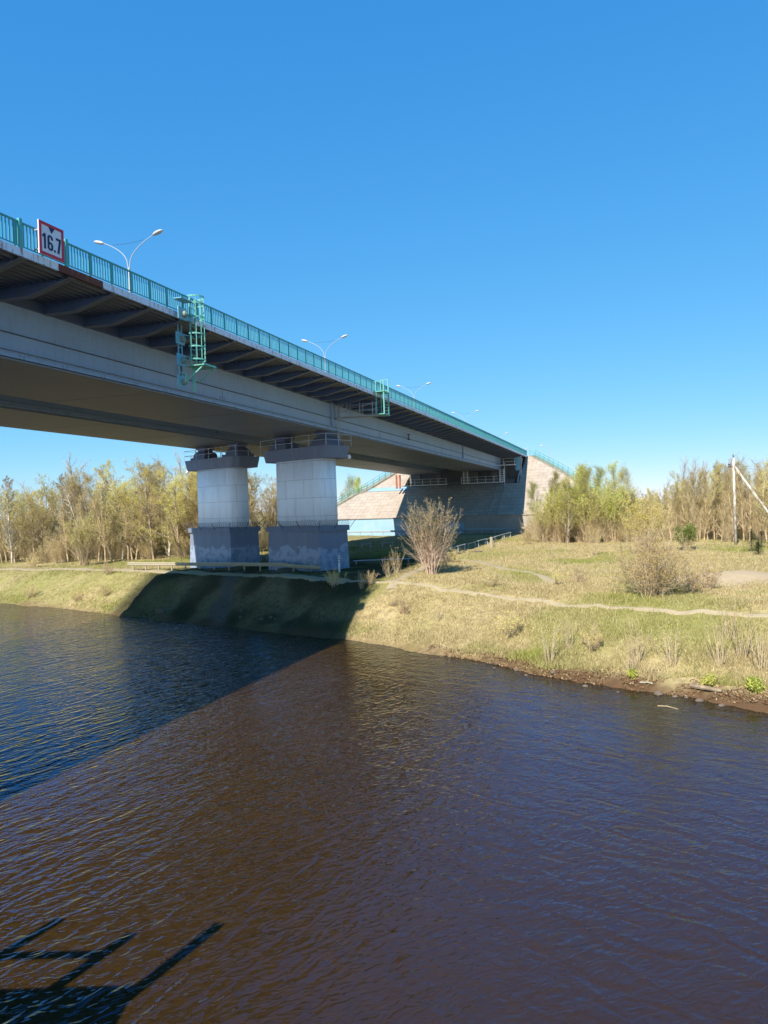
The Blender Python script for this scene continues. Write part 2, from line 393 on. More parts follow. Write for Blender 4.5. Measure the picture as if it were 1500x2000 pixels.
def ribbon(name, pts, width, m, lift=.03):
    P = []
    for (x0, y0), (x1, y1) in zip(pts[:-1], pts[1:]):
        n = max(2, int(math.hypot(x1 - x0, y1 - y0) / .35))
        for k in range(n): P.append((x0 + (x1 - x0) * k / n, y0 + (y1 - y0) * k / n))
    P.append(pts[-1]); P = np.array(P)
    for _ in range(12): P[1:-1] = (P[:-2] + 2 * P[1:-1] + P[2:]) / 4
    T = np.gradient(P, axis=0); T /= np.linalg.norm(T, axis=1)[:, None]; Nn = np.stack([-T[:, 1], T[:, 0]], 1)
    nc = 9; vs = []; mb = MB()
    for i in range(len(P)):
        wl = width * (.85 + .3 * float(vnoise(P[i, 0], P[i, 1], .7, 31))); wr = width * (.85 + .3 * float(vnoise(P[i, 0], P[i, 1], .7, 32)))
        for k in range(nc):
            s = -wl / 2 + (wl + wr) / 2 * k / (nc - 1); vs.append((P[i, 0] + Nn[i, 0] * s, P[i, 1] + Nn[i, 1] * s))
    vs = np.array(vs); z = ground(vs[:, 0], vs[:, 1])
    ed = np.tile(np.array([-.10] + [0.] * (nc - 2) + [-.10]), len(P))
    mb.v = [Vector((a, b_, c + lift + e)) for (a, b_), c, e in zip(vs, z, ed)]
    for i in range(len(P) - 1):
        for k in range(nc - 1): mb.f.append([i * nc + k, (i + 1) * nc + k, (i + 1) * nc + k + 1, i * nc + k + 1]); mb.mi.append(0)
    o = mb.build(name, m, smooth=True); return tag(o, kind='structure')
def dirt_mat():
    m, nt, b = mat('trodden_dirt', .95, .05); p = coords(nt)
    c = mix(nt, noise(nt, p, 1.3, 6, .7), (.44, .355, .23), (.33, .265, .17))
    nt.links.new(mix(nt, ramp(nt, [(.55, (0, 0, 0)), (.7, (.7, .7, .7))], noise(nt, p, 4, 4)).outputs[0], c, (.27, .25, .12)), b.inputs['Base Color'])
    bump(nt, b, noise(nt, p, 12, 5), .5, .04); return m
M['dirt'] = dirt_mat()
ribbon('path', PATH_BANK[:9], 1.7, M['dirt']); ribbon('path', PATH_BANK[8:], .42, M['dirt'], .015); ribbon('path', PATH_TRACK, .8, M['dirt'])

# ------------------------------------------------------------------ water
def build_water():
    mb = MB(); mb.quad((-3500, -900, 0), (3500, -900, 0), (3500, 5000, 0), (-3500, 5000, 0))
    o = mb.build('river_water', water_mat()); return tag(o, kind='structure')
def water_mat():
    m, nt, b = mat('tannin_water', .035, .5)
    b.inputs['IOR'].default_value = 1.38
    p = coords(nt)
    c = mix(nt, noise(nt, p, .12, 4, .6), (.027, .0145, .0038), (.037, .020, .0058))
    nt.links.new(c, b.inputs['Base Color'])
    def layer(ang, su, sv, detail, dist=.4):
        mp = coords(nt, (su, sv, 1), (0, 0, 0))
        r = N(nt, 'ShaderNodeVectorRotate', rotation_type='Z_AXIS'); r.inputs['Angle'].default_value = ang
        geo = nt.nodes.new('ShaderNodeNewGeometry'); nt.links.new(geo.outputs['Position'], r.inputs['Vector'])
        mpn = mp.node; nt.links.new(r.outputs[0], mpn.inputs[0])
        return noise(nt, mp, 1, detail, .5, dist)
    a1 = layer(-R(57), .9, 2.6, 1, .9)      # crests running away to the right
    a2 = layer(R(40), .7, 1.7, 1, .9)         # crests running towards the right
    a3 = layer(-R(25), 2.6, 5.5, 1, 1.0)     # small ripples
    a4 = noise(nt, p, .16, 2)
    def math2(op, x, y):
        n = N(nt, 'ShaderNodeMath', operation=op)
        for k, q in enumerate((x, y)):
            if isinstance(q, (int, float)): n.inputs[k].default_value = q
            else: nt.links.new(q, n.inputs[k])
        return n.outputs[0]
    sx = N(nt, 'ShaderNodeSeparateXYZ'); nt.links.new(p, sx.inputs[0])
    rg = N(nt, 'ShaderNodeMapRange', i_From_Min=-9., i_From_Max=5.); nt.links.new(math2('ADD', sx.outputs['X'], math2('MULTIPLY', math2('SUBTRACT', a4, .5), 18.)), rg.inputs['Value'])
    h = math2('ADD', math2('MULTIPLY', a1, math2('SUBTRACT', 1.25, rg.outputs[0])), math2('MULTIPLY', a2, math2('ADD', math2('MULTIPLY', rg.outputs[0], .75), .2)))
    h = math2('ADD', h, math2('MULTIPLY', a3, .42)); h = math2('ADD', h, math2('MULTIPLY', a4, .5))
    gust = N(nt, 'ShaderNodeMapRange', i_From_Min=.3, i_From_Max=.7, i_To_Min=.55, i_To_Max=1.3); nt.links.new(noise(nt, coords(nt, (1, .55, 1)), .11, 3, .6), gust.inputs['Value'])
    h = math2('MULTIPLY', h, gust.outputs[0])
    bump(nt, b, h, 1.0, .066)
    b.inputs['Subsurface Weight'].default_value = .8; b.inputs['Subsurface Radius'].default_value = (1.0, .6, .35); b.inputs['Subsurface Scale'].default_value = .32
    b.inputs['Specular IOR Level'].default_value = 0; b.inputs['Roughness'].default_value = .6
    nrm = b.inputs['Normal'].links[0].from_socket
    gl = N(nt, 'ShaderNodeBsdfGlossy'); gl.inputs['Roughness'].default_value = .03; nt.links.new(nrm, gl.inputs['Normal'])
    fr = N(nt, 'ShaderNodeFresnel', i_IOR=1.52); nt.links.new(nrm, fr.inputs['Normal'])
    gr_ = N(nt, 'ShaderNodeMapRange', i_From_Min=.28, i_From_Max=.6); nt.links.new(fr.outputs[0], gr_.inputs['Value'])
    nt.links.new(mix(nt, gr_.outputs[0], (.44, .67, 1.), (.95, .95, .95)), gl.inputs['Color'])
    ms = nt.nodes.new('ShaderNodeMixShader'); nt.links.new(fr.outputs[0], ms.inputs[0]); nt.links.new(b.outputs[0], ms.inputs[1]); nt.links.new(gl.outputs[0], ms.inputs[2])
    nt.links.new(ms.outputs[0], nt.nodes['Material Output'].inputs['Surface'])
    return m
build_water()

# ------------------------------------------------------------------ the bridge
n_ = Vector((C_, -S_, 0)); a_ = Vector((S_, C_, 0)); z_ = Vector((0, 0, 1))
T0, T1, STEP = -70., 157., 2.63
ts = [T0 + k * STEP for k in range(int((T1 - T0) / STEP) + 1)] + [T1]
bridge = thing('road_bridge', 'long grey steel road bridge with twin box girders and teal railing crossing the river', 'bridge', BH(60, 33.5, 0))
LR, LL = 21.6, 45.4          # edges of the deck
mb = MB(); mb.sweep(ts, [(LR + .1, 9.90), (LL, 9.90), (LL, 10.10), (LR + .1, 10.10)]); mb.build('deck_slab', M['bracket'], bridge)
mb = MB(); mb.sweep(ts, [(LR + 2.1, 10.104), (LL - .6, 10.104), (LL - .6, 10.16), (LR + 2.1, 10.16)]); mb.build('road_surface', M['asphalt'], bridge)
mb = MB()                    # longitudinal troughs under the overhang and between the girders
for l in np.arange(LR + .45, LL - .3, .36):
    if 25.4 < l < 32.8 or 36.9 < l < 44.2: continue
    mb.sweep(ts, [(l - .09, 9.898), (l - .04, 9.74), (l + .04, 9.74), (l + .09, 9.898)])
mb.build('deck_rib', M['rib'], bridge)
# edge beam in panels, one of them rusted through its paint
mb = MB(); PANEL = 1.31
def fascia(mb, a, b): mb.sweep([a + .012, b - .012], [(LR, 9.77), (LR + .09, 9.77), (LR + .09, 10.075), (LR, 10.075)]); mb.sweep([a + .012, b - .012], [(LR - .04, 9.76), (LR, 9.762), (LR, 9.80), (LR - .04, 9.80)])
for k in range(int((T1 - T0) / PANEL)):
    a = T0 + k * PANEL + .2
    if 24.4 < a + .65 < 26.6:
        if mb.f: mb.build('edge_beam', M['fascia'], bridge); mb = MB()
        continue
    fascia(mb, a, a + PANEL)
mb.build('edge_beam', M['fascia'], bridge)
mb = MB(); k0 = [T0 + k * PANEL + .2 for k in range(400) if 24.4 < T0 + k * PANEL + .85 < 26.6]
fascia(mb, k0[0], k0[-1] + PANEL); tag(mb.build('edge_beam_panel', M['rust'], bridge), 'rust brown edge beam panel')
# box girders
TG1 = 147.
tg = [t for t in ts if t < TG1] + [TG1]
def girder(l0, l1):
    mb = MB(); W = .03
    mb.sweep(tg, [(l0, 6.86), (l1, 6.86), (l1, 9.895), (l0, 9.895)])
    for t in (17, 22.6, 43.5, 75, 101, 127):      # bolted field splices on the web
        for s, l in ((-1, l0), (1, l1)):
            for h in np.arange(7.35, 7.96, .08): mb.box(BH(t, l + s * .012, h), a_ * .016, n_ * .012, (0, 0, .016), 1)
            for dt in (-.22, .22):
                for h in (7.38, 7.45, 7.52): mb.box(BH(t + dt, l + s * .012, h), a_ * .016, n_ * .012, (0, 0, .016), 1)
    g = mb.build('box_girder', [M['web'], M['trim']], bridge)
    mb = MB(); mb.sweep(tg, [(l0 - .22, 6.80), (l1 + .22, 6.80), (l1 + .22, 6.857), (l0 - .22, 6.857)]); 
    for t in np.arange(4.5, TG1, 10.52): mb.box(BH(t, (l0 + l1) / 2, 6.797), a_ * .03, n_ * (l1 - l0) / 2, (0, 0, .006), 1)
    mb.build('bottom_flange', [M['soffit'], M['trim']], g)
    mb = MB()
    for s, l in ((-1, l0), (1, l1)):
        mb.sweep(tg, [(l + s * .003, 8.00), (l + s * .11, 8.00), (l + s * .11, 8.025), (l + s * .003, 8.025)])
    mb.build('web_stiffener', M['trim'], g)
    mb = MB()
    for s, l in ((-1, l0), (1, l1)):
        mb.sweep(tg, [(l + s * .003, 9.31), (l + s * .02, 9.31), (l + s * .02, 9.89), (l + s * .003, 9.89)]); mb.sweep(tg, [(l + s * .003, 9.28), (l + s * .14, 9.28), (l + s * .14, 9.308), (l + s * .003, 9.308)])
    mb.build('upper_web_shade', M['bracket'], g)  # overhang shade coloured into the upper web; lip added as shadow line
    mb = MB()
    for s, l in ((-1, l0), (1, l1)):
        mb.sweep(tg, [(l + s * .003, 7.26), (l + s * .15, 7.26), (l + s * .15, 7.30), (l + s * .003, 7.30)])
        mb.sweep(tg, [(l + s * .02, 6.94), (l + s * .17, 6.94), (l + s * .17, 7.08), (l + s * .02, 7.08)])
        for t in np.arange(8, TG1 - 2, 5.26 / 2):
            for dt in (-.12, .12):
                for h in (6.97, 7.05): mb.box(BH(t + dt, l + s * .175, h), Vector((S_, C_, 0)) * .018, Vector((C_, -S_, 0)) * .012, (0, 0, .018), 1)
    mb.build('flange_angle', [M['web'], M['trim']], g)
    for t in (10, 61.9, 114, TG1 - .3):
        wd = .16 if abs(t - 61.9) < .1 else .03
        for s, l in ((-1, l0), (1, l1)):
            mb = MB(); mb.box(BH(t, l + s * .09, 8.36), a_ * wd, n_ * .085, (0, 0, 1.03)); mb.build('support_stiffener', M['web'], g)
    return g
girder(25.57, 32.6); girder(37.0, 44.0)
# cantilever brackets: straight by the girder, rising from the elbow to the edge
def bracket(t):
    mb = MB()
    pts = [(25.55, 9.28), (23.9, 9.24), (LR + .12, 9.76)]
    for i in range(2):
        (l0, h0), (l1, h1) = pts[i], pts[i + 1]
        a = Vector((S_, C_, 0))
        w = a * .012; fl = a * .16
        mb.hexa([BH(t, l0, h0) - w, BH(t, l1, h1) - w, BH(t, l1, h1) + w, BH(t, l0, h0) + w,
                 BH(t, l0, 9.90) - w, BH(t, l1, 9.90) - w, BH(t, l1, 9.90) + w, BH(t, l0, 9.90) + w])
        mb.hexa([BH(t, l0, h0 - .03) - fl, BH(t, l1, h1 - .03) - fl, BH(t, l1, h1 - .03) + fl, BH(t, l0, h0 - .03) + fl,
                 BH(t, l0, h0) - fl, BH(t, l1, h1) - fl, BH(t, l1, h1) + fl, BH(t, l0, h0) + fl], 1)
    for l in np.arange(22.4, 25.2, .36):
        mb.box(BH(t - .02, l, 9.66), Vector((S_, C_, 0)) * .016, Vector((C_, -S_, 0)) * .016, (0, 0, .016), 1)
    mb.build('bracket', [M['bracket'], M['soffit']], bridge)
k = 0
tb = 14.9
while tb < 156: bracket(tb); tb += 2.63
for t in np.arange(10, 147, 5.26):
    mb = MB()
    mb.hexa([BH(t - .015, 32.62, 8.6), BH(t - .015, 36.98, 8.6), BH(t + .015, 36.98, 8.6), BH(t + .015, 32.62, 8.6), BH(t - .015, 32.62, 9.9), BH(t - .015, 36.98, 9.9), BH(t + .015, 36.98, 9.9), BH(t + .015, 32.62, 9.9)])
    mb.hexa([BH(t - .15, 32.62, 8.57), BH(t - .15, 36.98, 8.57), BH(t + .15, 36.98, 8.57), BH(t + .15, 32.62, 8.57), BH(t - .15, 32.62, 8.6), BH(t - .15, 36.98, 8.6), BH(t + .15, 36.98, 8.6), BH(t + .15, 32.62, 8.6)])
    mb.build('cross_beam', M['bracket'], bridge)
# railing of the footway
RB = 21.68
mb = MB(); PS = 1.36; post_t = [21.02 + PS * k for k in range(100)]
for t in np.arange(T0, T1 - .3, PS / 8):
    mb.bar(BH(t, RB, 10.21), BH(t, RB, 11.05), .028, .05)
rail = mb.build('railing', M['teal'], bridge)
mb = MB(); mb.sweep(ts, [(RB - .045, 11.05), (RB + .045, 11.05), (RB + .045, 11.10), (RB - .045, 11.10)]); mb.build('handrail', M['teal'], rail)
mb = MB(); mb.sweep(ts, [(RB - .02, 10.17), (RB + .02, 10.17), (RB + .02, 10.21), (RB - .02, 10.21)]); mb.build('bottom_rail', M['teal'], rail)
for t in post_t:
    mb = MB(); mb.bar(BH(t, RB, 10.08), BH(t, RB, 11.05), .075, .055, up=(C_, -S_, 0)); mb.build('railing_post', M['teal'], rail)
for t in (22.62, 25.02):
    mb = MB(); mb.bar(BH(t, RB - .02, 10.08), BH(t, RB - .02, 11.2), .14, .12, up=(C_, -S_, 0)); mb.build('end_post', M['teal'], rail)
mb = MB(); mb.sweep(ts, [(23.55, 10.45), (23.58, 10.40), (23.66, 10.45), (23.62, 10.6), (23.66, 10.72), (23.58, 10.78), (23.55, 10.72)])
for t in np.arange(T0, T1, 2.0): mb.bar(BH(t, 23.7, 10.15), BH(t, 23.7, 10.7), .1, .08)
mb.build('crash_barrier', M['galv'], bridge)
mb = MB(); mb.sweep(ts, [(LL - .3, 11.05), (LL - .2, 11.05), (LL - .2, 11.10), (LL - .3, 11.10)])
for t in np.arange(T0, T1, 1.36 / 4): mb.bar(BH(t, LL - .25, 10.1), BH(t, LL - .25, 11.05), .03, .03)
mb.build('far_railing', M['teal'], bridge)
# ring shaped cable hooks on the web
for t, h, r in ((38.85, 8.52, .34), (85.1, 8.22, .30)):
    mb = MB(); mb.tube([BH(t + .02 - .30 * math.sin(a), 25.44 - .1, h + r * math.cos(a)) for a in np.linspace(-.2, 3.4, 14)], .065, 6)
    for q in (1, -1): mb.bar(BH(t, 25.57, h + q * r), BH(t, 25.33, h + q * r), .10)
    mb.build('cable_hook', M['dark'], bridge)
# drain pipes under the deck edge
# ------------------------------------------------------------------ clearance sign
sg = thing('clearance_sign', 'square white sign with red border reading 16.7 on the bridge railing', 'sign', BH(23.95, 21.4, 10.1))
def face(mb, t0, t1, h0, h1, l0, l1, mi=0): mb.hexa([BH(t0, l0, h0), BH(t1, l0, h0), BH(t1, l1, h0), BH(t0, l1, h0), BH(t0, l0, h1), BH(t1, l0, h1), BH(t1, l1, h1), BH(t0, l1, h1)], mi)
SX0, SX1, SZ0, SZ1 = 23.3, 24.62, 10.09, 11.38
mb = MB(); face(mb, SX0, SX1, SZ0, SZ1, 21.40, 21.45); mb.build('panel', M['signwhite'], sg)
mb = MB(); bw = .125
face(mb, SX0 + .01, SX1 - .01, SZ0 + .01, SZ0 + bw, 21.385, 21.398); face(mb, SX0 + .01, SX1 - .01, SZ1 - bw, SZ1 - .01, 21.385, 21.398)
face(mb, SX0 + .01, SX0 + bw, SZ0 + bw, SZ1 - bw, 21.385, 21.398); face(mb, SX1 - bw, SX1 - .01, SZ0 + bw, SZ1 - bw, 21.385, 21.398)
mb.build('border', M['red'], sg)
def flat(mb, pts, l0=21.385, l1=21.398):
    n = len(pts); mb.add([BH(SX0 + a, l0, SZ0 + b) for a, b in pts] + [BH(SX0 + a, l1, SZ0 + b) for a, b in pts],
                         [tuple(range(n)), tuple(range(2 * n - 1, n - 1, -1))] + [(i, i + n, (i + 1) % n + n, (i + 1) % n) for i in range(n)])
mb = MB(); flat(mb, [(.50, 1.16), (.66, .94), (.82, 1.16)]); mb.build('arrow_mark', M['navy'], sg)
mb = MB()
flat(mb, [(.255, .26), (.345, .26), (.345, .85), (.27, .85), (.18, .77), (.18, .68), (.255, .72)])          # 1
def seg(pts, w):                                                                                               # stroke of the 6
    for i in range(len(pts)):
        a = Vector((*pts[i], 0)); b = Vector((*pts[(i + 1) % len(pts)], 0))
x0, x1, y0, y1 = .44, .72, .26, .85; w = .088
def ring(outer, inner, closed=True):
    n = len(outer)
    for i in range(n if closed else n - 1): j = (i + 1) % n; flat(mb, [outer[i], outer[j], inner[j], inner[i]])
xm = (x0 + x1) / 2
out = [(x1, .68), (x1, .77), (x1 - .08, y1), (x0 + .08, y1), (x0, .77), (x0, .34), (x0 + .08, y0), (x1 - .08, y0), (x1, .34), (x1, .50), (x1 - .08, .58), (x0 + w + .001, .58)]
inn = [(x1 - w, .68), (x1 - w, .745), (x1 - .105, y1 - w + .01), (x0 + .105, y1 - w + .01), (x0 + w, .745), (x0 + w, .37), (x0 + .105, y0 + w - .01), (x1 - .105, y0 + w - .01), (x1 - w, .37), (x1 - w, .475), (x1 - .105, .50), (x0 + w + .001, .50)]
ring(out, inn, False)
flat(mb, [(.77, .26), (.85, .26), (.85, .345), (.77, .345)])                                                     # .
flat(mb, [(.95, .26), (1.05, .26), (1.15, .77), (1.15, .85), (.89, .85), (.89, .765), (1.055, .765)])            # 7
mb.build('number', M['navy'], sg)
mb = MB()
for t in (23.34, 24.58):
    for h in (10.25, 11.0): mb.bar(BH(t, 21.45, h), BH(t, 21.66, h), .06, .05)
mb.build('sign_bracket', M['galv'], sg)

# ------------------------------------------------------------------ street lamps on the bridge
def lamp_at(t, l, label, group, first=None):
    base = BH(t, l, 10.16) if t < 157 else B(t, l, emb_z(t) + .02)
    if first is not None:
        o = copy_tree(first); o.location = base; o['label'] = label; return o
    o = thing('street_lamp', label, 'street lamp', base, group)
    n = Vector((C_, -S_, 0)); up = Vector((0, 0, 1)); a = Vector((S_, C_, 0))
    mb = MB(); mb.tube([base, base + up * 1.2], .13, 8); mb.tube([base + up * 1.2, base + up * 4.5, base + up * 7.2], [.085, .075, .06], 8); mb.build('pole', M['galv'], o, smooth=True)
    ends = []
    for s in (-1, 1):
        mb = MB(); pts = [base + up * 7.0 + n * s * .05]
        for k in range(9):
            q = k / 8; pts.append(base + up * (7.2 + 1.75 * q ** .62 + .25 * q) + n * s * (.06 + 2.0 * q ** 1.55))
        mb.tube(pts, [.045] + [.036 - .010 * k / 8 for k in range(9)], 6); mb.build('arm', M['galv'], o, smooth=True); ends.append((pts[-2], pts[-1]))
        d = (pts[-1] - pts[-2]).normalized(); d = (d + n * s * .55).normalized(); v = d.cross(a).normalized(); v = v if v.z > 0 else -v
        rings = []
        for q, wd, hh in ((0, .05, .05), (.08, .12, .09), (.3, .19, .13), (.55, .20, .12), (.75, .13, .08), (.82, .04, .03)):
            c0 = pts[-1] + d * q
            rings.append([c0 + a * wd * math.cos(x) + v * hh * math.sin(x) for x in np.linspace(0, 2 * math.pi, 10, endpoint=False)])
        mb = MB(); mb.loft(rings, uvs=False); mb.build('lamp_head', M['lamp'], o, smooth=True)
    mb = MB(); p0, p1 = ends[0][0], ends[1][0]
    mb.tube([p0.lerp(p1, q) - up * .12 * math.sin(math.pi * q) for q in np.linspace(.12, .88, 8)], .012, 4); mb.build('cable', M['dark'], o)
    return o
def emb_z(t): return CAMZ + 10.1 + cur(157) - .045 * (t - 157)
lamp_txt = ['tall double armed street lamp rising behind the clearance sign end of the railing', 'double armed street lamp above the pier, second from the sign along the bridge',
            'double armed street lamp just past the second caged ladder', 'small double armed street lamp above the far third of the bridge',
            'tiny double armed street lamp just before the far bridge end', 'farthest tiny double armed lamp near where the railing meets the embankment']
L1 = lamp_at(44.9, 33.5, lamp_txt[0], 'double street lamps along the bridge')
for t, x in zip((79.8, 115.6, 153.0, 189.0, 224.0), lamp_txt[1:]): lamp_at(t, 33.5, x, None, L1)

# ------------------------------------------------------------------ navigation signal lights
nl = thing('signal_light_mount', 'vertical ladder of four blue green plates with signal lamps hanging from the bridge edge', 'signal lights', BH(32.75, 21.35, 6.4))
n_ = Vector((C_, -S_, 0)); a_ = Vector((S_, C_, 0)); z_ = Vector((0, 0, 1))
mb = MB()
for dt in (-.14, .18): mb.bar(BH(33.5 + dt, 22.06, 6.5), BH(33.5 + dt, 22.06, 9.74), .05)
for h in np.arange(6.8, 9.7, .42): mb.bar(BH(33.34, 22.06, h), BH(33.7, 22.06, h), .03)
for h in (9.0, 7.9): mb.bar(BH(33.6, 22.06, h + .2), BH(33.7, 21.4, h), .05)
mb.bar(BH(33.4, 22.06, 9.74), BH(32.7, 21.36, 9.8), .06)
mb.build('ladder', M['plate'], nl)
for i, h in enumerate((9.95, 8.82, 7.74, 6.66)):
    mb = MB(); t = 32.68 + .02 * i; lp = 21.3
    if i: t += .75; lp = 21.98; h *= 1.0 + .012
    face(mb, t - .37, t + .37, h - .30, h + .30, lp, lp + .04); pl = mb.build('plate', M['plate'], nl)
    mb = MB(); c0 = BH(t + .1, lp, h - .02)
    rings = [[c0 + n_ * q + a_ * rr * math.cos(x) + z_ * rr * math.sin(x) for x in np.linspace(0, 2 * math.pi, 12, endpoint=False)] for q, rr in ((-.005, .17), (.08, .165), (.17, .155), (.18, .11))]
    mb.loft(rings); mb.build('lamp_housing', M['housing'], pl, smooth=False)
    mb = MB(); rings = [[c0 + n_ * q + a_ * rr * math.cos(x) + z_ * rr * math.sin(x) for x in np.linspace(0, 2 * math.pi, 12, endpoint=False)] for q, rr in ((.181, .10), (.20, .08), (.22, .04))]
    mb.loft(rings); mb.build('lens', M['lens'], pl, smooth=True)
mb = MB(); face(mb, 32.3, 33.3, 10.62, 10.66, 21.1, 21.6); face(mb, 33.0, 33.7, 9.72, 10.02, 21.35, 21.55)
mb.build('cable_box', M['plate'], nl)

# ------------------------------------------------------------------ caged ladders
def cage(name, label, t, hb, ht, hoops, m):
    o = thing(name, label, 'ladder', BH(t, 21.0, hb))
    lc = 21.05; r = .48
    mb = MB()
    for dt in (-.24, .24): mb.bar(BH(t + dt, lc + .38, hb - .5), BH(t + dt, lc + .38, ht), .05)
    for h in np.arange(hb - .3, ht - .2, .3): mb.bar(BH(t - .24, lc + .38, h), BH(t + .24, lc + .38, h), .028)
    mb.build('ladder', m, o)
    angs = np.linspace(-.35, math.pi + .35, 12)
    for h in hoops:
        mb = MB(); pts = [BH(t + r * math.cos(x), lc - r * .95 * math.sin(x) + .2, h) for x in angs]
        for p, q in zip(pts[:-1], pts[1:]): mb.bar(p, q, .018, .075)
        mb.build('hoop', m, o)
    for x in (.0, .6, 1.2, 1.9, 2.5, 3.14):
        mb = MB(); p = (t + (r - .02) * math.cos(x), lc - (r - .02) * .95 * math.sin(x) + .2)
        mb.bar(BH(*p, hb), BH(*p, ht), .03, .02); mb.build('cage_bar', m, o)
    return o
cg = cage('caged_ladder', 'mint green ladder with round safety cage hanging off the bridge near the signal lights', 33.75, 7.75, 11.0, (7.8, 8.45, 9.1, 9.95, 10.65, 11.0), M['mint'])
mb = MB(); face(mb, 33.2, 34.4, 7.42, 7.47, 20.5, 21.6)
for t in (33.3, 34.3): mb.bar(BH(t, 20.6, 7.42), BH(t, 21.5, 6.75), .06)
mb.bar(BH(33.75, 21.45, 7.4), BH(33.75, 21.45, 6.2), .12); mb.bar(BH(33.2, 21.55, 7.1), BH(33.2, 21.55, 6.6), .1)
mb.bar(BH(33.2, 20.55, 7.5), BH(34.4, 20.55, 7.5), .05); mb.bar(BH(34.3, 20.6, 7.3), BH(34.3, 20.6, 7.55), .07)
mb.build('platform', M['mint'], cg)
cage2 = thing('caged_ladder', 'mint green ladder frame over the bridge edge above the pier', 'ladder', BH(63.2, 21.0, 8.1))
mb = MB()
for t in (62.3, 63.6):
    for l in (20.75, 21.45): mb.bar(BH(t, l, 8.15), BH(t, l, 11.3 if t > 63 else 11.0), .1 if l < 21 else .07)
for h in (11.27, 10.3): mb.bar(BH(63.6, 20.75, h), BH(63.6, 21.45, h), .06)
mb.bar(BH(62.3, 20.75, 10.97), BH(62.3, 21.6, 10.97), .05)
mb.build('frame', M['mint'], cage2)
mb = MB()
for h in np.arange(8.2, 10.2, .26): mb.bar(BH(62.3, 20.75, h), BH(63.6, 20.75, h), .05)
mb.build('ladder', M['mint'], cage2)
mb = MB(); face(mb, 62.2, 63.8, 10.05, 10.12, 20.7, 21.6); face(mb, 62.2, 63.8, 8.09, 8.15, 20.7, 21.5); mb.build('platform', M['mint'], cage2)
wk = thing('inspection_walkway', 'thin grey walkway with posts crossing below the deck overhang at the pier', 'walkway', BH(63, 23.4, 8.1))
mb = MB(); face(mb, 62.2, 63.1, 8.05, 8.11, 21.5, 25.4); mb.build('floor', M['galv'], wk)
mb = MB()
for t in (62.25, 63.05):
    for l in (21.8, 23.0, 24.2, 25.3): mb.bar(BH(t, l, 8.1), BH(t, l, 9.3), .05)
    for h in (8.6, 9.1): mb.bar(BH(t, 21.5, h), BH(t, 25.4, h), .035)
mb.build('guard_rail', M['galv'], wk)
mb = MB()
for dt in (0, .45): mb.bar(BH(62.6 + dt, 25.28, 5.7), BH(62.6 + dt, 25.2, 9.2), .05)
for h in np.arange(5.9, 9.2, .3): mb.bar(BH(62.6, 25.24, h), BH(63.05, 25.24, h), .03)
mb.build('ladder', M['galv'], wk)

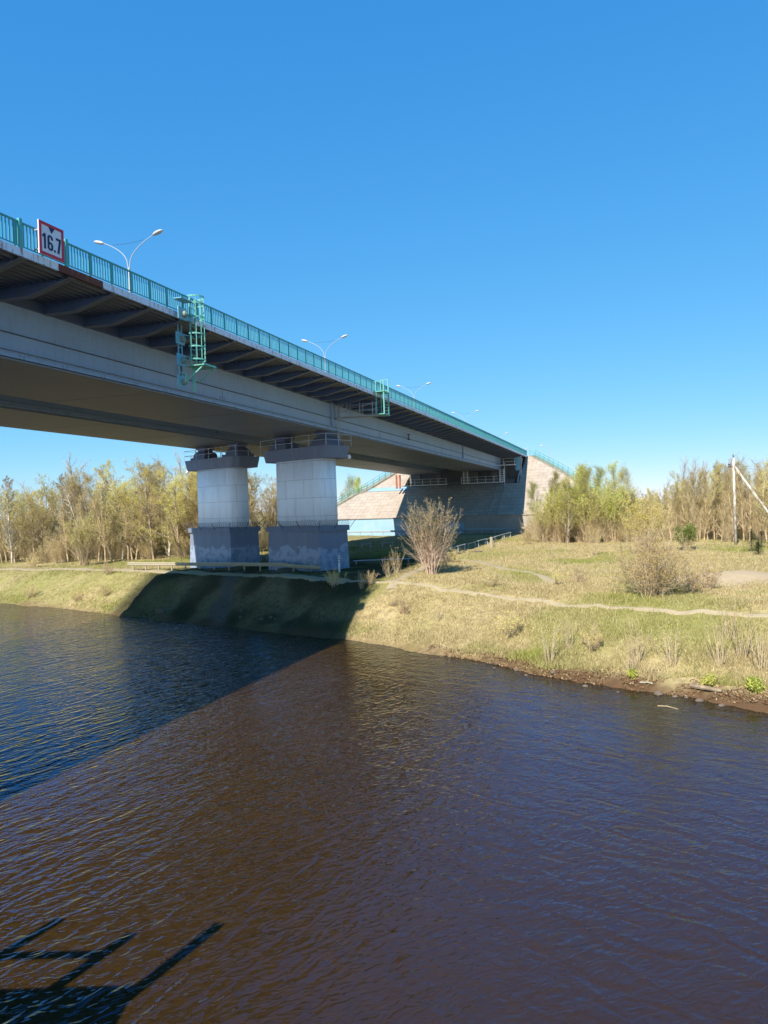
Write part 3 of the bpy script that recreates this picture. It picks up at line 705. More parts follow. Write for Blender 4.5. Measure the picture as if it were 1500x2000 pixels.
# ------------------------------------------------------------------ piers
def rrect(C, e2, f, A, Bd, r, z, seg=5):
    out = []
    for sx, sy, a0 in ((1, -1, -90), (1, 1, 0), (-1, 1, 90), (-1, -1, 180)):
        for k in range(seg + 1):
            an = R(a0 + 90 * k / seg); out.append(C + e2 * (sx * (A / 2 - r) + r * math.cos(an)) + f * (sy * (Bd / 2 - r) + r * math.sin(an)) + Vector((0, 0, z)))
    return out
def pier(label, t, l, top, sh, pl, capr, seg):
    C = B(t, l, 0); e = (Vector((-C_, S_, 0)) + .42 * Vector((S_, C_, 0))).normalized(); e2 = -e; f = Vector((-e.y, e.x, 0)); f = f if f.y > 0 else -f
    g = 3.0
    o = thing('bridge_pier', label, 'bridge pier', C + Vector((0, 0, g)))
    def P(a, b, z): return C + e2 * a + f * b + Vector((0, 0, z))
    mb = MB(); mb.loft([rrect(C, e2, f, 6.95, 3.75, .06, g - .4, 1), rrect(C, e2, f, 6.75, 3.55, .06, pl - .48, 1)]); mb.build('plinth', M['plinth'], o)
    mb = MB(); mb.loft([rrect(C, e2, f, 7.05, 3.85, .05, pl - .478, 1), rrect(C, e2, f, 7.05, 3.85, .05, pl, 1)]); mb.build('plinth_cap', M['cap'], o)
    mb = MB(); mb.loft([rrect(C, e2, f, 6.7, 2.5, 1.1, pl + .002, 8), rrect(C, e2, f, 6.6, 2.4, 1.05, sh, 8)]); s = mb.build('shaft', M['shaft'], o)
    for p in s.data.polygons: p.use_smooth = len(p.vertices) == 4
    mb = MB(); mb.loft([rrect(C, e2, f, 8.5, 3.1, capr, sh + .002, seg), rrect(C, e2, f, 8.95, 3.35, capr, top, seg)]); mb.build('pier_cap', M['cap'], o)
    # two bearings under the box girder, stepped like a bell
    for a in (-2.75, 2.75):
        mb = MB()
        ct = P(a, 0, 0)
        hb = CAMZ + 6.80 + cur(t)
        H = hb - top
        prof = [(0, 1.25), (.22, 1.25), (.221, 1.0), (.45, .98), (.62, .82), (.70, .62), (.86, .60), (.861, .78), (1, .78)]
        mb.loft([[ct + e2 * (x * r_) + f * (y * r_ * .8) + Vector((0, 0, top + .002 + (H - .004) * q)) for x, y in ((-1, -1), (1, -1), (1, 1), (-1, 1))] for q, r_ in prof])
        mb.build('bearing', M['bearing'], o)
    mb = MB()
    prm = [(-4.35, -1.55), (-2.2, -1.55), (0, -1.55), (2.2, -1.55), (4.35, -1.55), (4.35, 0), (4.35, 1.55), (2.2, 1.55), (0, 1.55), (-2.2, 1.55), (-4.35, 1.55), (-4.35, 0)]
    for i, (a, b) in enumerate(prm):
        mb.bar(P(a, b, top), P(a, b, top + 1.02), .05)
        a2, b2 = prm[(i + 1) % len(prm)]
        for h in (.5, 1.0): mb.bar(P(a, b, top + h), P(a2, b2, top + h), .035)
    mb.build('cap_railing', M['galv'], o)
    # razor wire coil on leaning brackets round the plinth
    mb = MB(); loop = [(-3.5, -1.95), (3.5, -1.95), (3.5, 1.95), (-3.5, 1.95), (-3.5, -1.95)]
    pts = []; ph = 0
    for (a, b), (a2, b2) in zip(loop[:-1], loop[1:]):
        ln = math.hypot(a2 - a, b2 - b); n = int(ln * 46)
        nx, ny = (b2 - b) / ln, -(a2 - a) / ln
        for k in range(n):
            q = k / n; ph += 2 * math.pi / 14
            rr = .22 + .03 * math.sin(q * 9)
            pts.append(P(a + (a2 - a) * q + nx * (.05 + rr * .7 * math.cos(ph)) + .0, b + (b2 - b) * q + ny * (.05 + rr * .7 * math.cos(ph)), pl + .28 + rr * math.sin(ph)))
    mb.tube(pts, .011, 3, cap=False)
    mb.build('razor_wire', M['dark'], o)
    mb = MB()
    for (a, b), (da, db) in (((-3.52, -1.92), (-.8, -.5)), ((-1.2, -1.92), (-.25, -.5)), ((1.2, -1.92), (-.25, -.5)), ((3.52, -1.92), (.7, -.4)), ((3.52, 0), (.5, .2)), ((3.52, 1.92), (.6, .5)), ((-3.52, 1.92), (-.5, .5)), ((-3.52, 0), (-.5, 0))):
        mb.bar(P(a, b, pl - .25), P(a + da * .7, b + db * .7, pl + .48), .045)
    mb.build('wire_bracket', M['dark'], o)
    # dome camera on an arm at the cap's end
    return o, P
p1, P1 = pier('white bridge pier nearer to the river path, right of the two, with patched grey plinth', 63, 28.7, 14.15, 13.10, 7.2, .85, 6)
p2, P2 = pier('white bridge pier farther from the camera, left of the two, beside the woods', 68, 40.3, 14.1, 13.05, 7.15, .45, 1)
def seccam(label, base, d):
    o = thing('security_camera', label, 'security camera', base)
    mb = MB(); mb.bar(base, base + d * .35, .05); mb.build('arm', M['galv'], o)
    c0 = base + d * .40 - z_ * .12
    rings = [[c0 + z_ * q + Vector((math.cos(x), math.sin(x), 0)) * rr for x in np.linspace(0, 2 * math.pi, 10, endpoint=False)] for q, rr in ((-.22, .02), (-.18, .10), (-.08, .15), (.05, .15), (.16, .09), (.2, .03))]
    mb = MB(); mb.loft(rings); mb.build('dome', M['white'], o, smooth=True)
    return o
seccam('small white dome camera on the right end of the nearer pier cap', P1(4.3, .9, 13.3), (P1(1, 0, 0) - P1(0, 0, 0)))
seccam('small dome camera on the left end of the farther pier cap', P2(-4.3, -.9, 13.2), (P2(-1, 0, 0) - P2(0, 0, 0)))

# ------------------------------------------------------------------ abutment and embankment
TB, ZB = 136., 6.7                 # foot of the paved slope
TT, ZT = 157., CAMZ + 9.75 + cur(157) + .32
SL = (ZT - ZB) / (TT - TB)
LTR, LTL = 20.6, 46.0              # ends of the top edge
def edge_r(z): return LTR - (ZT - z) / .60
def edge_l(z): return LTL + (ZT - z) / .82
def tz(z): return TB + (z - ZB) / SL
ab = thing('bridge_abutment', 'sloping slab paved concrete abutment under the far end of the bridge', 'abutment', B(TB, 33, 3.6))
RL0, RL1, ZS = 22.0, 45.2, 12.6     # recess of the bridge seat
def FP(l, z): return B(tz(z), l, z)
def fuv(l, z): return (l, (z - ZB) * 2.05)
mb = MB()
def fq(pts): mb.add([FP(*p) for p in pts], [tuple(range(len(pts)))], 0, [[fuv(*p) for p in pts]])
fq([(edge_r(ZB), ZB), (edge_r(ZS), ZS), (RL0, ZS), (RL0, ZB)][::-1]); fq([(edge_r(ZS), ZS), (edge_r(ZT), ZT), (RL0, ZT), (RL0, ZS)][::-1])
fq([(RL0, ZB), (RL0, ZS), (RL1, ZS), (RL1, ZB)][::-1])
fq([(RL1, ZB), (RL1, ZS), (edge_l(ZS), ZS), (edge_l(ZB), ZB)][::-1]); fq([(RL1, ZS), (RL1, ZT), (edge_l(ZT), ZT), (edge_l(ZS), ZS)][::-1])
mb.build('slope_paving', M['slabs'], ab)
mb = MB(); ts_ = tz(ZS)
mb.quad(B(ts_, RL0, ZS), B(ts_ + 5, RL0, ZS), B(ts_ + 5, RL1, ZS), B(ts_, RL1, ZS)); mb.quad(B(ts_ + 4.2, RL0, ZS), B(ts_ + 4.2, RL1, ZS), B(ts_ + 4.2, RL1, ZT), B(ts_ + 4.2, RL0, ZT))
for l in (RL0, RL1): mb.add([B(ts_, l, ZS), B(TT + 1, l, ZS), B(TT + 1, l, ZT), B(TT, l, ZT)], [(0, 1, 2, 3)])
mb.box(B(ts_ + 2.2, 33.5, ZS + .4), a_ * 1.0, n_ * 10.5, z_ * .4)
for l in (27, 31, 38.4, 42.6): mb.box(B(ts_ + 2.2, l, (ZS + .8 + CAMZ + 6.78 + cur(146)) / 2), a_ * .5, n_ * .5, z_ * ((CAMZ + 6.78 + cur(146)) - ZS - .8) / 2)
mb.build('bridge_seat', M['seat'], ab)
# foot wall below a grassed berm
mb = MB(); wl, wr = 59.5, 4.0
mb.hexa([B(133.6, wr, 3), B(133.6, wl, 3), B(135.2, wl, 3), B(135.2, wr, 3), B(134.4, wr, ZB - .1), B(134.4, wl, ZB - .1), B(135.2, wl, ZB - .1), B(135.2, wr, ZB - .1)])
mb.build('foot_wall', M['concrete'], ab)
mb = MB()
def wallp(l0, l1, z0, z1):
    k0 = (z0 - 3) / (ZB - .1 - 3) * .8; k1 = (z1 - 3) / (ZB - .1 - 3) * .8
    mb.hexa([B(133.6 + k0 - .012, l0, z0), B(133.6 + k0 - .012, l1, z0), B(133.6 + k0 + .05, l1, z0), B(133.6 + k0 + .05, l0, z0), B(133.6 + k1 - .012, l0, z1), B(133.6 + k1 - .012, l1, z1), B(133.6 + k1 + .05, l1, z1), B(133.6 + k1 + .05, l0, z1)])
wallp(41.5, 59.4, 3.2, ZB - .12); wallp(30.2, 41.5, 3.2, 5.5); mb.build('blue_wall_paint', M['pblue'], ab)
mb = MB(); mb.hexa([B(134.2, wr, ZB - .10), B(134.2, wl, ZB - .10), B(136.3, wl, ZB - .10), B(136.3, wr, ZB - .10), B(134.2, wr, ZB + .02), B(134.2, wl, ZB + .02), B(136.3, wl, ZB + .02), B(136.3, wr, ZB + .02)])
mb.build('berm_slab', M['concrete'], ab)
mb = MB()      # pale blue band across the upper left of the slope
z0, z1 = 12.0, 12.75
mb.hexa([B(tz(z0) - .18, RL1 - 1.2, z0), B(tz(z0) - .18, 52.8, z0), B(tz(z0) + .1, 52.8, z0), B(tz(z0) + .1, RL1 - 1.2, z0), B(tz(z1) - .1, RL1 - 1.2, z1), B(tz(z1) - .1, 52.3, z1), B(tz(z1) + .2, 52.3, z1), B(tz(z1) + .2, RL1 - 1.2, z1)])
mb.build('blue_band', M['pblue'], ab)
mb = MB()      # concrete drain channels down the slope and the wing pieces
for l in (24.6, 26.2):
    p, q = FP(l, ZB), FP(l, ZS); mb.bar(p, q, .25, .3)
mb.build('drain_kerb', M['concrete'], ab)
for l, m_ in ((22.5, M['galv']),):
    mb = MB(); mb.bar(B(147, 22.3, 12.7), B(152, 22.0, 17.6), .25, .12); mb.bar(B(149.3, 21.9, 13.3), B(149.3, 21.9, 17.9), .3, .25); mb.build('drain_pipe', m_, ab)
mb = MB(); mb.box(B(148.2, 22.4, 16.4), a_ * .3, n_ * .35, z_ * 1.3); mb.build('service_cabinet', M['plate'], ab)
mb = MB(); mb.tube([B(146, 24.6, 16.6), B(145.6, 24.5, 14.6), B(144.4, 24.4, 12.0)], .1, 8); mb.build('drain_pipe', M['galv'], ab)
# inspection gantry at the girder ends
ig = thing('inspection_gantry', 'grey steel inspection gantry with railings under the far girder ends', 'gantry', B(143.6, 30, 12.9))
def gz_floor(mb, t0, t1, l0, l1, z): mb.hexa([B(t0, l0, z), B(t1, l0, z), B(t1, l1, z), B(t0, l1, z), B(t0, l0, z + .12), B(t1, l0, z + .12), B(t1, l1, z + .12), B(t0, l1, z + .12)])
mb = MB(); gz_floor(mb, 143.2, 144.2, 24.6, 32.5, 12.75); gz_floor(mb, 143.2, 144.2, 35.5, 45, 12.75); gz_floor(mb, 144.0, 145.4, 22.3, 26.5, 16.0); mb.build('floor', M['white'], ig)
mb = MB()
for l0, l1, z, t in ((24.6, 32.5, 12.87, 143.22), (35.5, 45, 12.87, 143.22), (22.3, 26.5, 16.12, 144.05)):
    for l in np.linspace(l0, l1, max(3, int((l1 - l0) / 1.3))): mb.bar(B(t, l, z), B(t, l, z + 1.1), .07)
    for h in (.55, 1.1): mb.bar(B(t, l0, z + h), B(t, l1, z + h), .05)
mb.build('guard_rail', M['white'], ig)
for l in (25.0, 32.0):
    mb = MB()
    for dl in (0, .75):
        for t in (142.9, 143.6): mb.bar(B(t, l - dl, 12.8), B(t, l - dl, 15.2), .08)
    for h in np.arange(12.9, 15.2, .38): mb.bar(B(142.9, l, h), B(142.9, l - .75, h), .05)
    mb.build('ladder_frame', M['white'], ig)
mb = MB()
for t, l in ((143.2, 45.6), (143.2, 44.9)): mb.bar(B(t, l, 12.3), B(t, l, 15.0), .3, .3)
mb.build('orange_post', M['orange'], ig)
# earth embankment behind the paving
mb = MB()
te = [TT + .01, 200, 260, 340]
def ezt(t): return emb_z(t) - .1
ring = []
for t in te:
    z = ezt(t); ring.append([B(t, LTL + (z - 2.5) / .82, 2.5), B(t, LTL, z), B(t, LTR, z), B(t, LTR - (z - 2.5) / .60, 2.5)])
for i in range(3):
    for k in range(3): mb.add([ring[i][k], ring[i][k + 1], ring[i + 1][k + 1], ring[i + 1][k]], [(0, 1, 2, 3)])
zt = ezt(TT)
for s, l0, el in ((1, LTL, edge_l), (-1, LTR, edge_r)):
    a = B(TT, l0, zt - .03); b_ = B(TB, el(ZB), ZB - .02); c_ = B(TT + .01, LTL + (zt - 2.5) / .82 if s > 0 else LTR - (zt - 2.5) / .60, 2.5); d_ = B(TB - 2, el(ZB) + s * 4, 2.5)
    mb.add([a, b_, d_, c_], [(0, 1, 2, 3)])
def emb_mat():
    m, nt, b = mat('embankment_grass', .95, .05); p = coords(nt)
    c = mix(nt, ramp(nt, [(.4, (0, 0, 0)), (.6, (1, 1, 1))], noise(nt, p, .5, 5)).outputs[0], (.20, .21, .06), (.30, .25, .12)); nt.links.new(c, b.inputs['Base Color']); bump(nt, b, noise(nt, p, 4, 5), .8, .2); return m
M['emb'] = emb_mat()
tag(mb.build('embankment', M['emb']), kind='structure')
def stair(name, label, pts, width, m):
    o = thing(name, label, 'stairway', pts[0])
    mb = MB()
    for p, q in zip(pts[:-1], pts[1:]):
        n = max(1, int((q - p).length / .35))
        for k in range(n):
            c0 = p.lerp(q, (k + .5) / n); mb.box(c0 + z_ * .06, a_ * .18, n_ * width / 2, z_ * .08)
    mb.build('steps', M['concrete'], o)
    for s in (-1, 1):
        off = n_ * s * width / 2
        mb = MB(); 
        for p, q in zip(pts[:-1], pts[1:]):
            n = max(1, int((q - p).length / 1.5))
            for k in range(n + 1): c0 = p.lerp(q, k / n) + off; mb.bar(c0, c0 + z_ * 1.15, .06)
            for h in (.2, .65, 1.12): mb.bar(p + off + z_ * h, q + off + z_ * h, .05)
        mb.build('stair_railing', m, o)
    return o
def ledge(z, d=0.0): return B(tz(z), edge_l(z) + d, z + .05)
stair('stairway', 'concrete steps with green railings up the left side of the abutment slope', [ledge(7.0, .6), ledge(11.6, .6), ledge(12.0, -.4), ledge(15.0, -.2), ledge(ZT, 0)], 1.2, M['green'])
def redge(z, d=0.0): return B(tz(z), edge_r(z) + .25 - d * .4, z - .02)
stair('stairway', 'concrete steps with teal railings down the right edge of the sunlit abutment slope', [redge(7.0, .5), redge(12.0, .5), redge(13.4, .6), redge(14.2, 1.2), redge(ZT, .6)], 1.1, M['green'])
o = thing('approach_lamp', 'single arm street lamp on the embankment beyond the bridge end', 'street lamp', B(178, 19.4, emb_z(178) - .4))
b0 = B(178, 19.4, emb_z(178) - .4)
mb = MB(); mb.tube([b0, b0 + z_ * 4.2], [.1, .06], 6); mb.build('pole', M['galv'], o)
mb = MB(); mb.tube([b0 + z_ * 4.2, b0 + z_ * 4.7 - n_ * .4, b0 + z_ * 4.85 - n_ * 1.6], .045, 5); mb.build('arm', M['galv'], o)
mb = MB(); mb.tube([b0 + z_ * 4.85 - n_ * 1.55, b0 + z_ * 4.88 - n_ * 1.8, b0 + z_ * 4.86 - n_ * 2.2], [.07, .15, .08], 8); mb.build('lamp_head', M['lamp'], o)

#@@VEG
# ------------------------------------------------------------------ guardrails and low barriers
def gp(px, py, z=3.4):
    u = px - 750.; v = py - 1000.; u, v = u - ROLL * v, v + ROLL * u + 8
    Y = np.linspace(25, 170, 2400); X = u / 1480 * Y; d = CAMZ - v / 1480 * Y - ground(X, Y)
    i = int(np.argmax(d <= 0)) if (d <= 0).any() else len(Y) - 1
    return Vector((X[i], Y[i], gz(X[i], Y[i])))
def guardrail(label, a, b, n, m, post, h=.72, droop=False):
    o = thing('guardrail', label, 'guardrail', a)
    mb = MB(); prof = [(-.16, .0), (-.09, .05), (-.05, .05), (0, 0), (.05, .05), (.09, .05), (.16, .0), (.16, -.02), (-.16, -.02)]
    d = (b - a).normalized(); sd = Vector((-d.y, d.x, 0)); sd = sd if sd.y < 0 else -sd
    K = 24; pts = []
    for k in range(K + 1):
        p = a.lerp(b, k / K); p.z += h - (.12 + .3 * (k / K - .85) * 3 if droop and k / K > .85 else 0); pts.append(p)
    o0 = len(mb.v)
    for p in pts:
        for (u, w_) in prof: mb.v.append(p + z_ * u + sd * (w_ + .08))
    c = len(prof)
    for i in range(K):
        for k in range(c): mb.f.append([i * c + k, i * c + (k + 1) % c, (i + 1) * c + (k + 1) % c, (i + 1) * c + k]); mb.mi.append(0)
    mb.build('rail', m, o)
    for k in range(n):
        p = a.lerp(b, (k + .4) / n); g = gz(p.x, p.y); mb = MB(); mb.bar(Vector((p.x, p.y, g - .3)), Vector((p.x, p.y, p.z + h + .1)), .12, .1); mb.build('post', post, o)
    return o
guardrail('long weathered guardrail running past the feet of both bridge piers', gp(251, 1113), gp(628, 1117), 13, M['wood'], M['wood'], .62, True)
guardrail('guardrail along the foot of the blue painted abutment wall', B(131.5, 57, 3.5), B(131.5, 20.5, 3.5), 16, M['galv'], M['galv'], .8)
guardrail('pale guardrail in the sun at the right foot of the abutment', B(131.2, 19.6, 3.5), B(131.0, 8, 3.5), 6, M['wood'], M['wood'], .9)
def barrier(i, label, a, b, h):
    o = thing('low_barrier', label, 'barrier', (a + b) / 2, 'low bench like barriers under the bridge')
    mb = MB(); A_ = a.copy(); B_ = b.copy(); A_.z += h; B_.z += h; e = (B_ - A_) * .12; mb.bar(A_ - e, B_ + e, .15, .06); mb.build('board', M['galv'], o)
    for p in (a, b): mb = MB(); mb.bar(p - z_ * .2, p + z_ * (h - .03), .09); mb.build('post', M['galv'], o)
row = [(935, 1068, 948, 1064), (952, 1064, 966, 1060), (968, 1059, 982, 1054), (985, 1053, 997, 1050), (915, 1074, 928, 1070), (895, 1080, 908, 1076), (875, 1086, 888, 1082)]
ord_ = ['lying second along the row climbing to the sunlit grass', 'third along the row climbing to the sunlit grass', 'fourth along the row, at the shadow edge', 'highest in the row, in the sun on the slope', 'next below the row in deep shadow', 'second from the bottom of the row beside the big bush', 'lowest of the row, half behind the big bush']
for i, (x0, y0, x1, y1) in enumerate(row): barrier(i, 'low white post barrier ' + ord_[i], gp(x0, y0), gp(x1, y1), .75)
barrier(8, 'low barrier in the shadow just right of the nearer pier', gp(707, 1072), gp(724, 1071), .6)
barrier(9, 'low barrier in the shadow farther right of the nearer pier', gp(747, 1069), gp(767, 1068), .6)
barrier(10, 'low barrier visible in the gap between the two piers', gp(510, 1095), gp(521, 1095), .6)
o = thing('wooden_post', 'short thick wooden post at the upper end of the barrier row', 'post', gp(960, 1068))
c0 = gp(960, 1068); mb = MB(); mb.tube([c0 - z_ * .2, c0 + z_ * 1.2], [.2, .18], 8); mb.build('post', M['wood'], o)
c0 = gp(663, 1117)
o = thing('marker_post', 'slim white marker post with dark bands before the nearer pier', 'post', c0)
mb = MB(); mb.bar(c0 - z_ * .2, c0 + z_ * 1.35, .12); mb.build('post', M['white'], o)
mb = MB()
for h in (.8, 1.0, 1.2): mb.bar(c0 + z_ * h, c0 + z_ * (h + .07), .128)
mb.build('band', M['dark'], o)
a = gp(690, 1103); b_ = gp(803, 1098); mb = MB(); mb.tube([a + z_ * .35, b_ + z_ * .35], .06, 6)
for q in (.05, .5, .95): p = a.lerp(b_, q); mb.bar(p - z_ * .1, p + z_ * .35, .07)
tag(mb.build('pipe_rail', M['galv'], None, a), 'thin white pipe rail on low legs right of the nearer pier', 'pipe rail')
# concrete lumps at the pier foot
def rock(name, label, cat, c, s, m, seed, group=None):
    r = random.Random(seed); bpy_me = MB()
    n = 8; rings = []
    for i in range(5):
        th = math.pi * (i + .4) / 5; rings.append([Vector(c) + Vector((s[0] * math.sin(th) * math.cos(2 * math.pi * k / n) * r.uniform(.75, 1.15), s[1] * math.sin(th) * math.sin(2 * math.pi * k / n) * r.uniform(.75, 1.15), -s[2] * math.cos(th) * r.uniform(.85, 1.1))) for k in range(n)])
    bpy_me.loft(rings); o = bpy_me.build(name, m, None, Vector(c)); return tag(o, label, cat, group)
def stone_mat():
    m, nt, b = mat('grey_stone', .9, .2); p = coords(nt)
    nt.links.new(mix(nt, noise(nt, p, 3, 5), (.20, .155, .115), (.10, .075, .055)), b.inputs['Base Color']); bump(nt, b, noise(nt, p, 9, 5), .5, .03); return m
M['stone'] = stone_mat()
c = gp(560, 1117); rock('concrete_lump', 'broad pale lump of concrete behind the drooping guardrail end', 'concrete lump', c, (1.5, .8, .35), M['stone'], 3)
c = gp(880, 1077); rock('concrete_block', 'flat pale concrete slab lying in grass behind the big bush', 'concrete slab', gp(930, 1078), (.8, .4, .15), M['stone'], 5)
c = gp(313, 1198); rock('concrete_block', 'tilted grey slab at the waterline in the bridge shadow', 'concrete slab', c + z_ * .1, (.45, .25, .35), M['stone'], 9)
for k in range(18):
    px = 900 + 600 * rnd.random() ** .8; q = np.interp(px, [900, 960, 1050, 1150, 1250, 1350, 1500], [1287, 1296, 1318, 1335, 1350, 1362, 1388])
    x, y = on_ground(px, q - rnd.uniform(-5, 14), .12); s = rnd.uniform(.05, .15)
    rock('shore_stone', 'small wet stone among reddish debris at the right waterline', 'stone', (x, y, max(gz(x, y), 0) + s * .2), (s * 1.3, s, s * .7), M['stone'], 100 + k, 'stones along the right shoreline')
for k in range(34):
    px = rnd.uniform(420, 560); py = rnd.uniform(1172, 1212); c = gp(px, py, 1.5); s = rnd.uniform(.05, .16)
    rock('rubble_stone', 'small grey stone strewn on the shaded bank under the bridge', 'stone', c + z_ * s * .3, (s * 1.3, s, s * .8), M['stone'], 300 + k, 'stones strewn on the shaded bank')
def log(label, p, q, r, m, cat='driftwood'):
    mb = MB(); mid = p.lerp(q, .5) + Vector((rnd.uniform(-.1, .1), rnd.uniform(-.1, .1), .03)); mb.tube([p, p.lerp(mid, .6), mid, mid.lerp(q, .6), q], [r, r * .95, r * .85, r * .7, r * .5], 7); tag(mb.build('driftwood', m, None, p), label, cat)
log('dark rotten log lying along the right waterline debris', gp(1350, 1344, .3) + z_ * .1, gp(1410, 1356, .3) + z_ * .1, .11, M['bark_brown'])
log('pale bare branch lying in the shallows at right', Vector((*on_ground(1285, 1379, .02), .02)), Vector((*on_ground(1325, 1386, .02), .03)), .022, M['twig_tan'])
log('short pale stick on the reddish debris at the waterline', gp(1250, 1338, .3) + z_ * .08, gp(1276, 1342, .3) + z_ * .08, .04, M['wood'])
log('white debris sheet in the grass below the willows', gp(1082, 1055) + z_ * .1, gp(1095, 1057) + z_ * .2, .16, M['white'], 'debris')

# ------------------------------------------------------------------ utility pole
c0 = gp(1437, 1064)
up = thing('utility_pole', 'pale utility pole with a leaning strut before the right woods', 'utility pole', c0)
top = Vector((c0.x - .0, c0.y, c0.z + 9.2))
mb = MB(); mb.tube([c0 - z_ * .3, c0 + z_ * 4.6, top], [.17, .145, .12], 8); mb.build('pole', M['bark_birch'], up, smooth=True)
mb = MB(); mb.tube([top - z_ * .9 + Vector((.1, 0, 0)), c0 + Vector((5.0, -1.5, .0))], [.12, .16], 8); mb.build('strut', M['bark_birch'], up, smooth=True)
mb = MB(); mb.bar(top - z_ * .95 - Vector((.55, 0, 0)), top - z_ * .95 + Vector((.3, 0, 0)), .12, .1); mb.build('crossarm', M['rust'], up)
for dx in (-.5, -.35, 0):
    p = top + (Vector((dx, 0, -.9)) if dx else Vector((0, 0, 0))); mb = MB(); mb.tube([p, p + z_ * .1, p + z_ * .13, p + z_ * .26, p + z_ * .3], [.03, .03, .07, .06, .02], 6); mb.build('insulator', M['dark'], up)
def wire(label, p, q, sag):
    mb = MB(); mb.tube([p.lerp(q, k / 16) - z_ * sag * 4 * (k / 16) * (1 - k / 16) for k in range(17)], .016, 4); tag(mb.build('power_line', M['dark'] if False else M['galv'], None, p), label, 'power line')
wire('thin pale wire running right from the utility pole top', top - z_ * .85, top + Vector((48, -8, -.4)), .7)
wire('thin pale wire running right just below the upper one', top - z_ * 1.05 - Vector((.4, 0, 0)), top + Vector((48, -8.6, -.9)), .8)

# ------------------------------------------------------------------ trees and shrubs
class Plant:
    """branching skeleton grown into a wood mesh and a crown mesh"""
    def __init__(s, seed): s.r = random.Random(seed); s.wood = MB(); s.crown = MB()
    def limb(s, mb, p, d, L, r0, n, wob, lift, sides, mi=0):
        pts = [p.copy()]; rad = [r0]; dirs = [d.copy()]
        for i in range(n):
            d = (d + Vector((s.r.gauss(0, wob), s.r.gauss(0, wob), s.r.gauss(0, wob * .6) + lift))).normalized()
            p = p + d * (L / n); pts.append(p.copy()); rad.append(r0 * (1 - .82 * (i + 1) / n)); dirs.append(d.copy())
        mb.tube(pts, rad, sides, mi, cap=False); return pts, dirs, rad
    def leafc(s, p, sz, mi=1):
        r = s.r; a = Vector((r.gauss(0, 1), r.gauss(0, 1), r.gauss(0, 1))).normalized(); b = a.orthogonal().normalized() * sz * r.uniform(.35, .6); a = a * sz * r.uniform(.7, 1.3)
        o = len(s.crown.v); s.crown.v.extend([p, p + a * .5 + b, p + a, p + a * .5 - b]); s.crown.f.append([o, o + 1, o + 2, o + 3]); s.crown.mi.append(mi)
    def grow(s, mb, p, d, L, r0, depth, P):
        n = (7, 5, 4, 3)[min(depth, 3)]; sides = (7, 5, 4, 3)[min(depth, 3)]
        pts, dirs, rad = s.limb(mb, p, d, L, r0, n, P['wob'] * (1 + .4 * depth), P['lift'][min(depth, len(P['lift']) - 1)], sides)
        last = depth == P['depth']
        if depth >= P['leaf_from']:
            for i in range(P['leaves']):
                q = s.r.uniform(.15, 1.05) * n; k = min(int(q), n - 1); c = pts[k].lerp(pts[k + 1], min(q - k, 1.1))
                if s.r.random() < P['leaf_p'](c.z): s.leafc(c + Vector((s.r.gauss(0, .05), s.r.gauss(0, .05), s.r.gauss(0, .05))) * P['spread'], P['leaf'] * s.r.uniform(.6, 1.3))
        if last: return
        kids = P['kids'][depth]; q0 = P['start'][depth]
        for i in range(kids):
            q = (q0 + (1 - q0) * (i + s.r.random()) / kids) * n; k = min(int(q), n - 1); c = pts[k].lerp(pts[k + 1], q - k)
            dd = dirs[k + 1]; az = s.r.uniform(0, 2 * math.pi); o1 = dd.orthogonal().normalized(); o2 = dd.cross(o1)
            an = R(s.r.gauss(P['ang'][depth], 10)); nd = (dd * math.cos(an) + (o1 * math.cos(az) + o2 * math.sin(az)) * math.sin(an)).normalized()
            f = q / n
            ln = L * P['len'][depth] * (1.15 - .75 * f if depth == 0 else 1.1 - .5 * f) * s.r.uniform(.7, 1.25)
            s.grow(s.crown if depth + 1 >= P['crown_from'] else mb, c, nd, ln, max(rad[k] * P['thin'], .006), depth + 1, P)
def sst(a, b, x): k = min(1, max(0, (x - a) / (b - a))); return k * k * (3 - 2 * k)
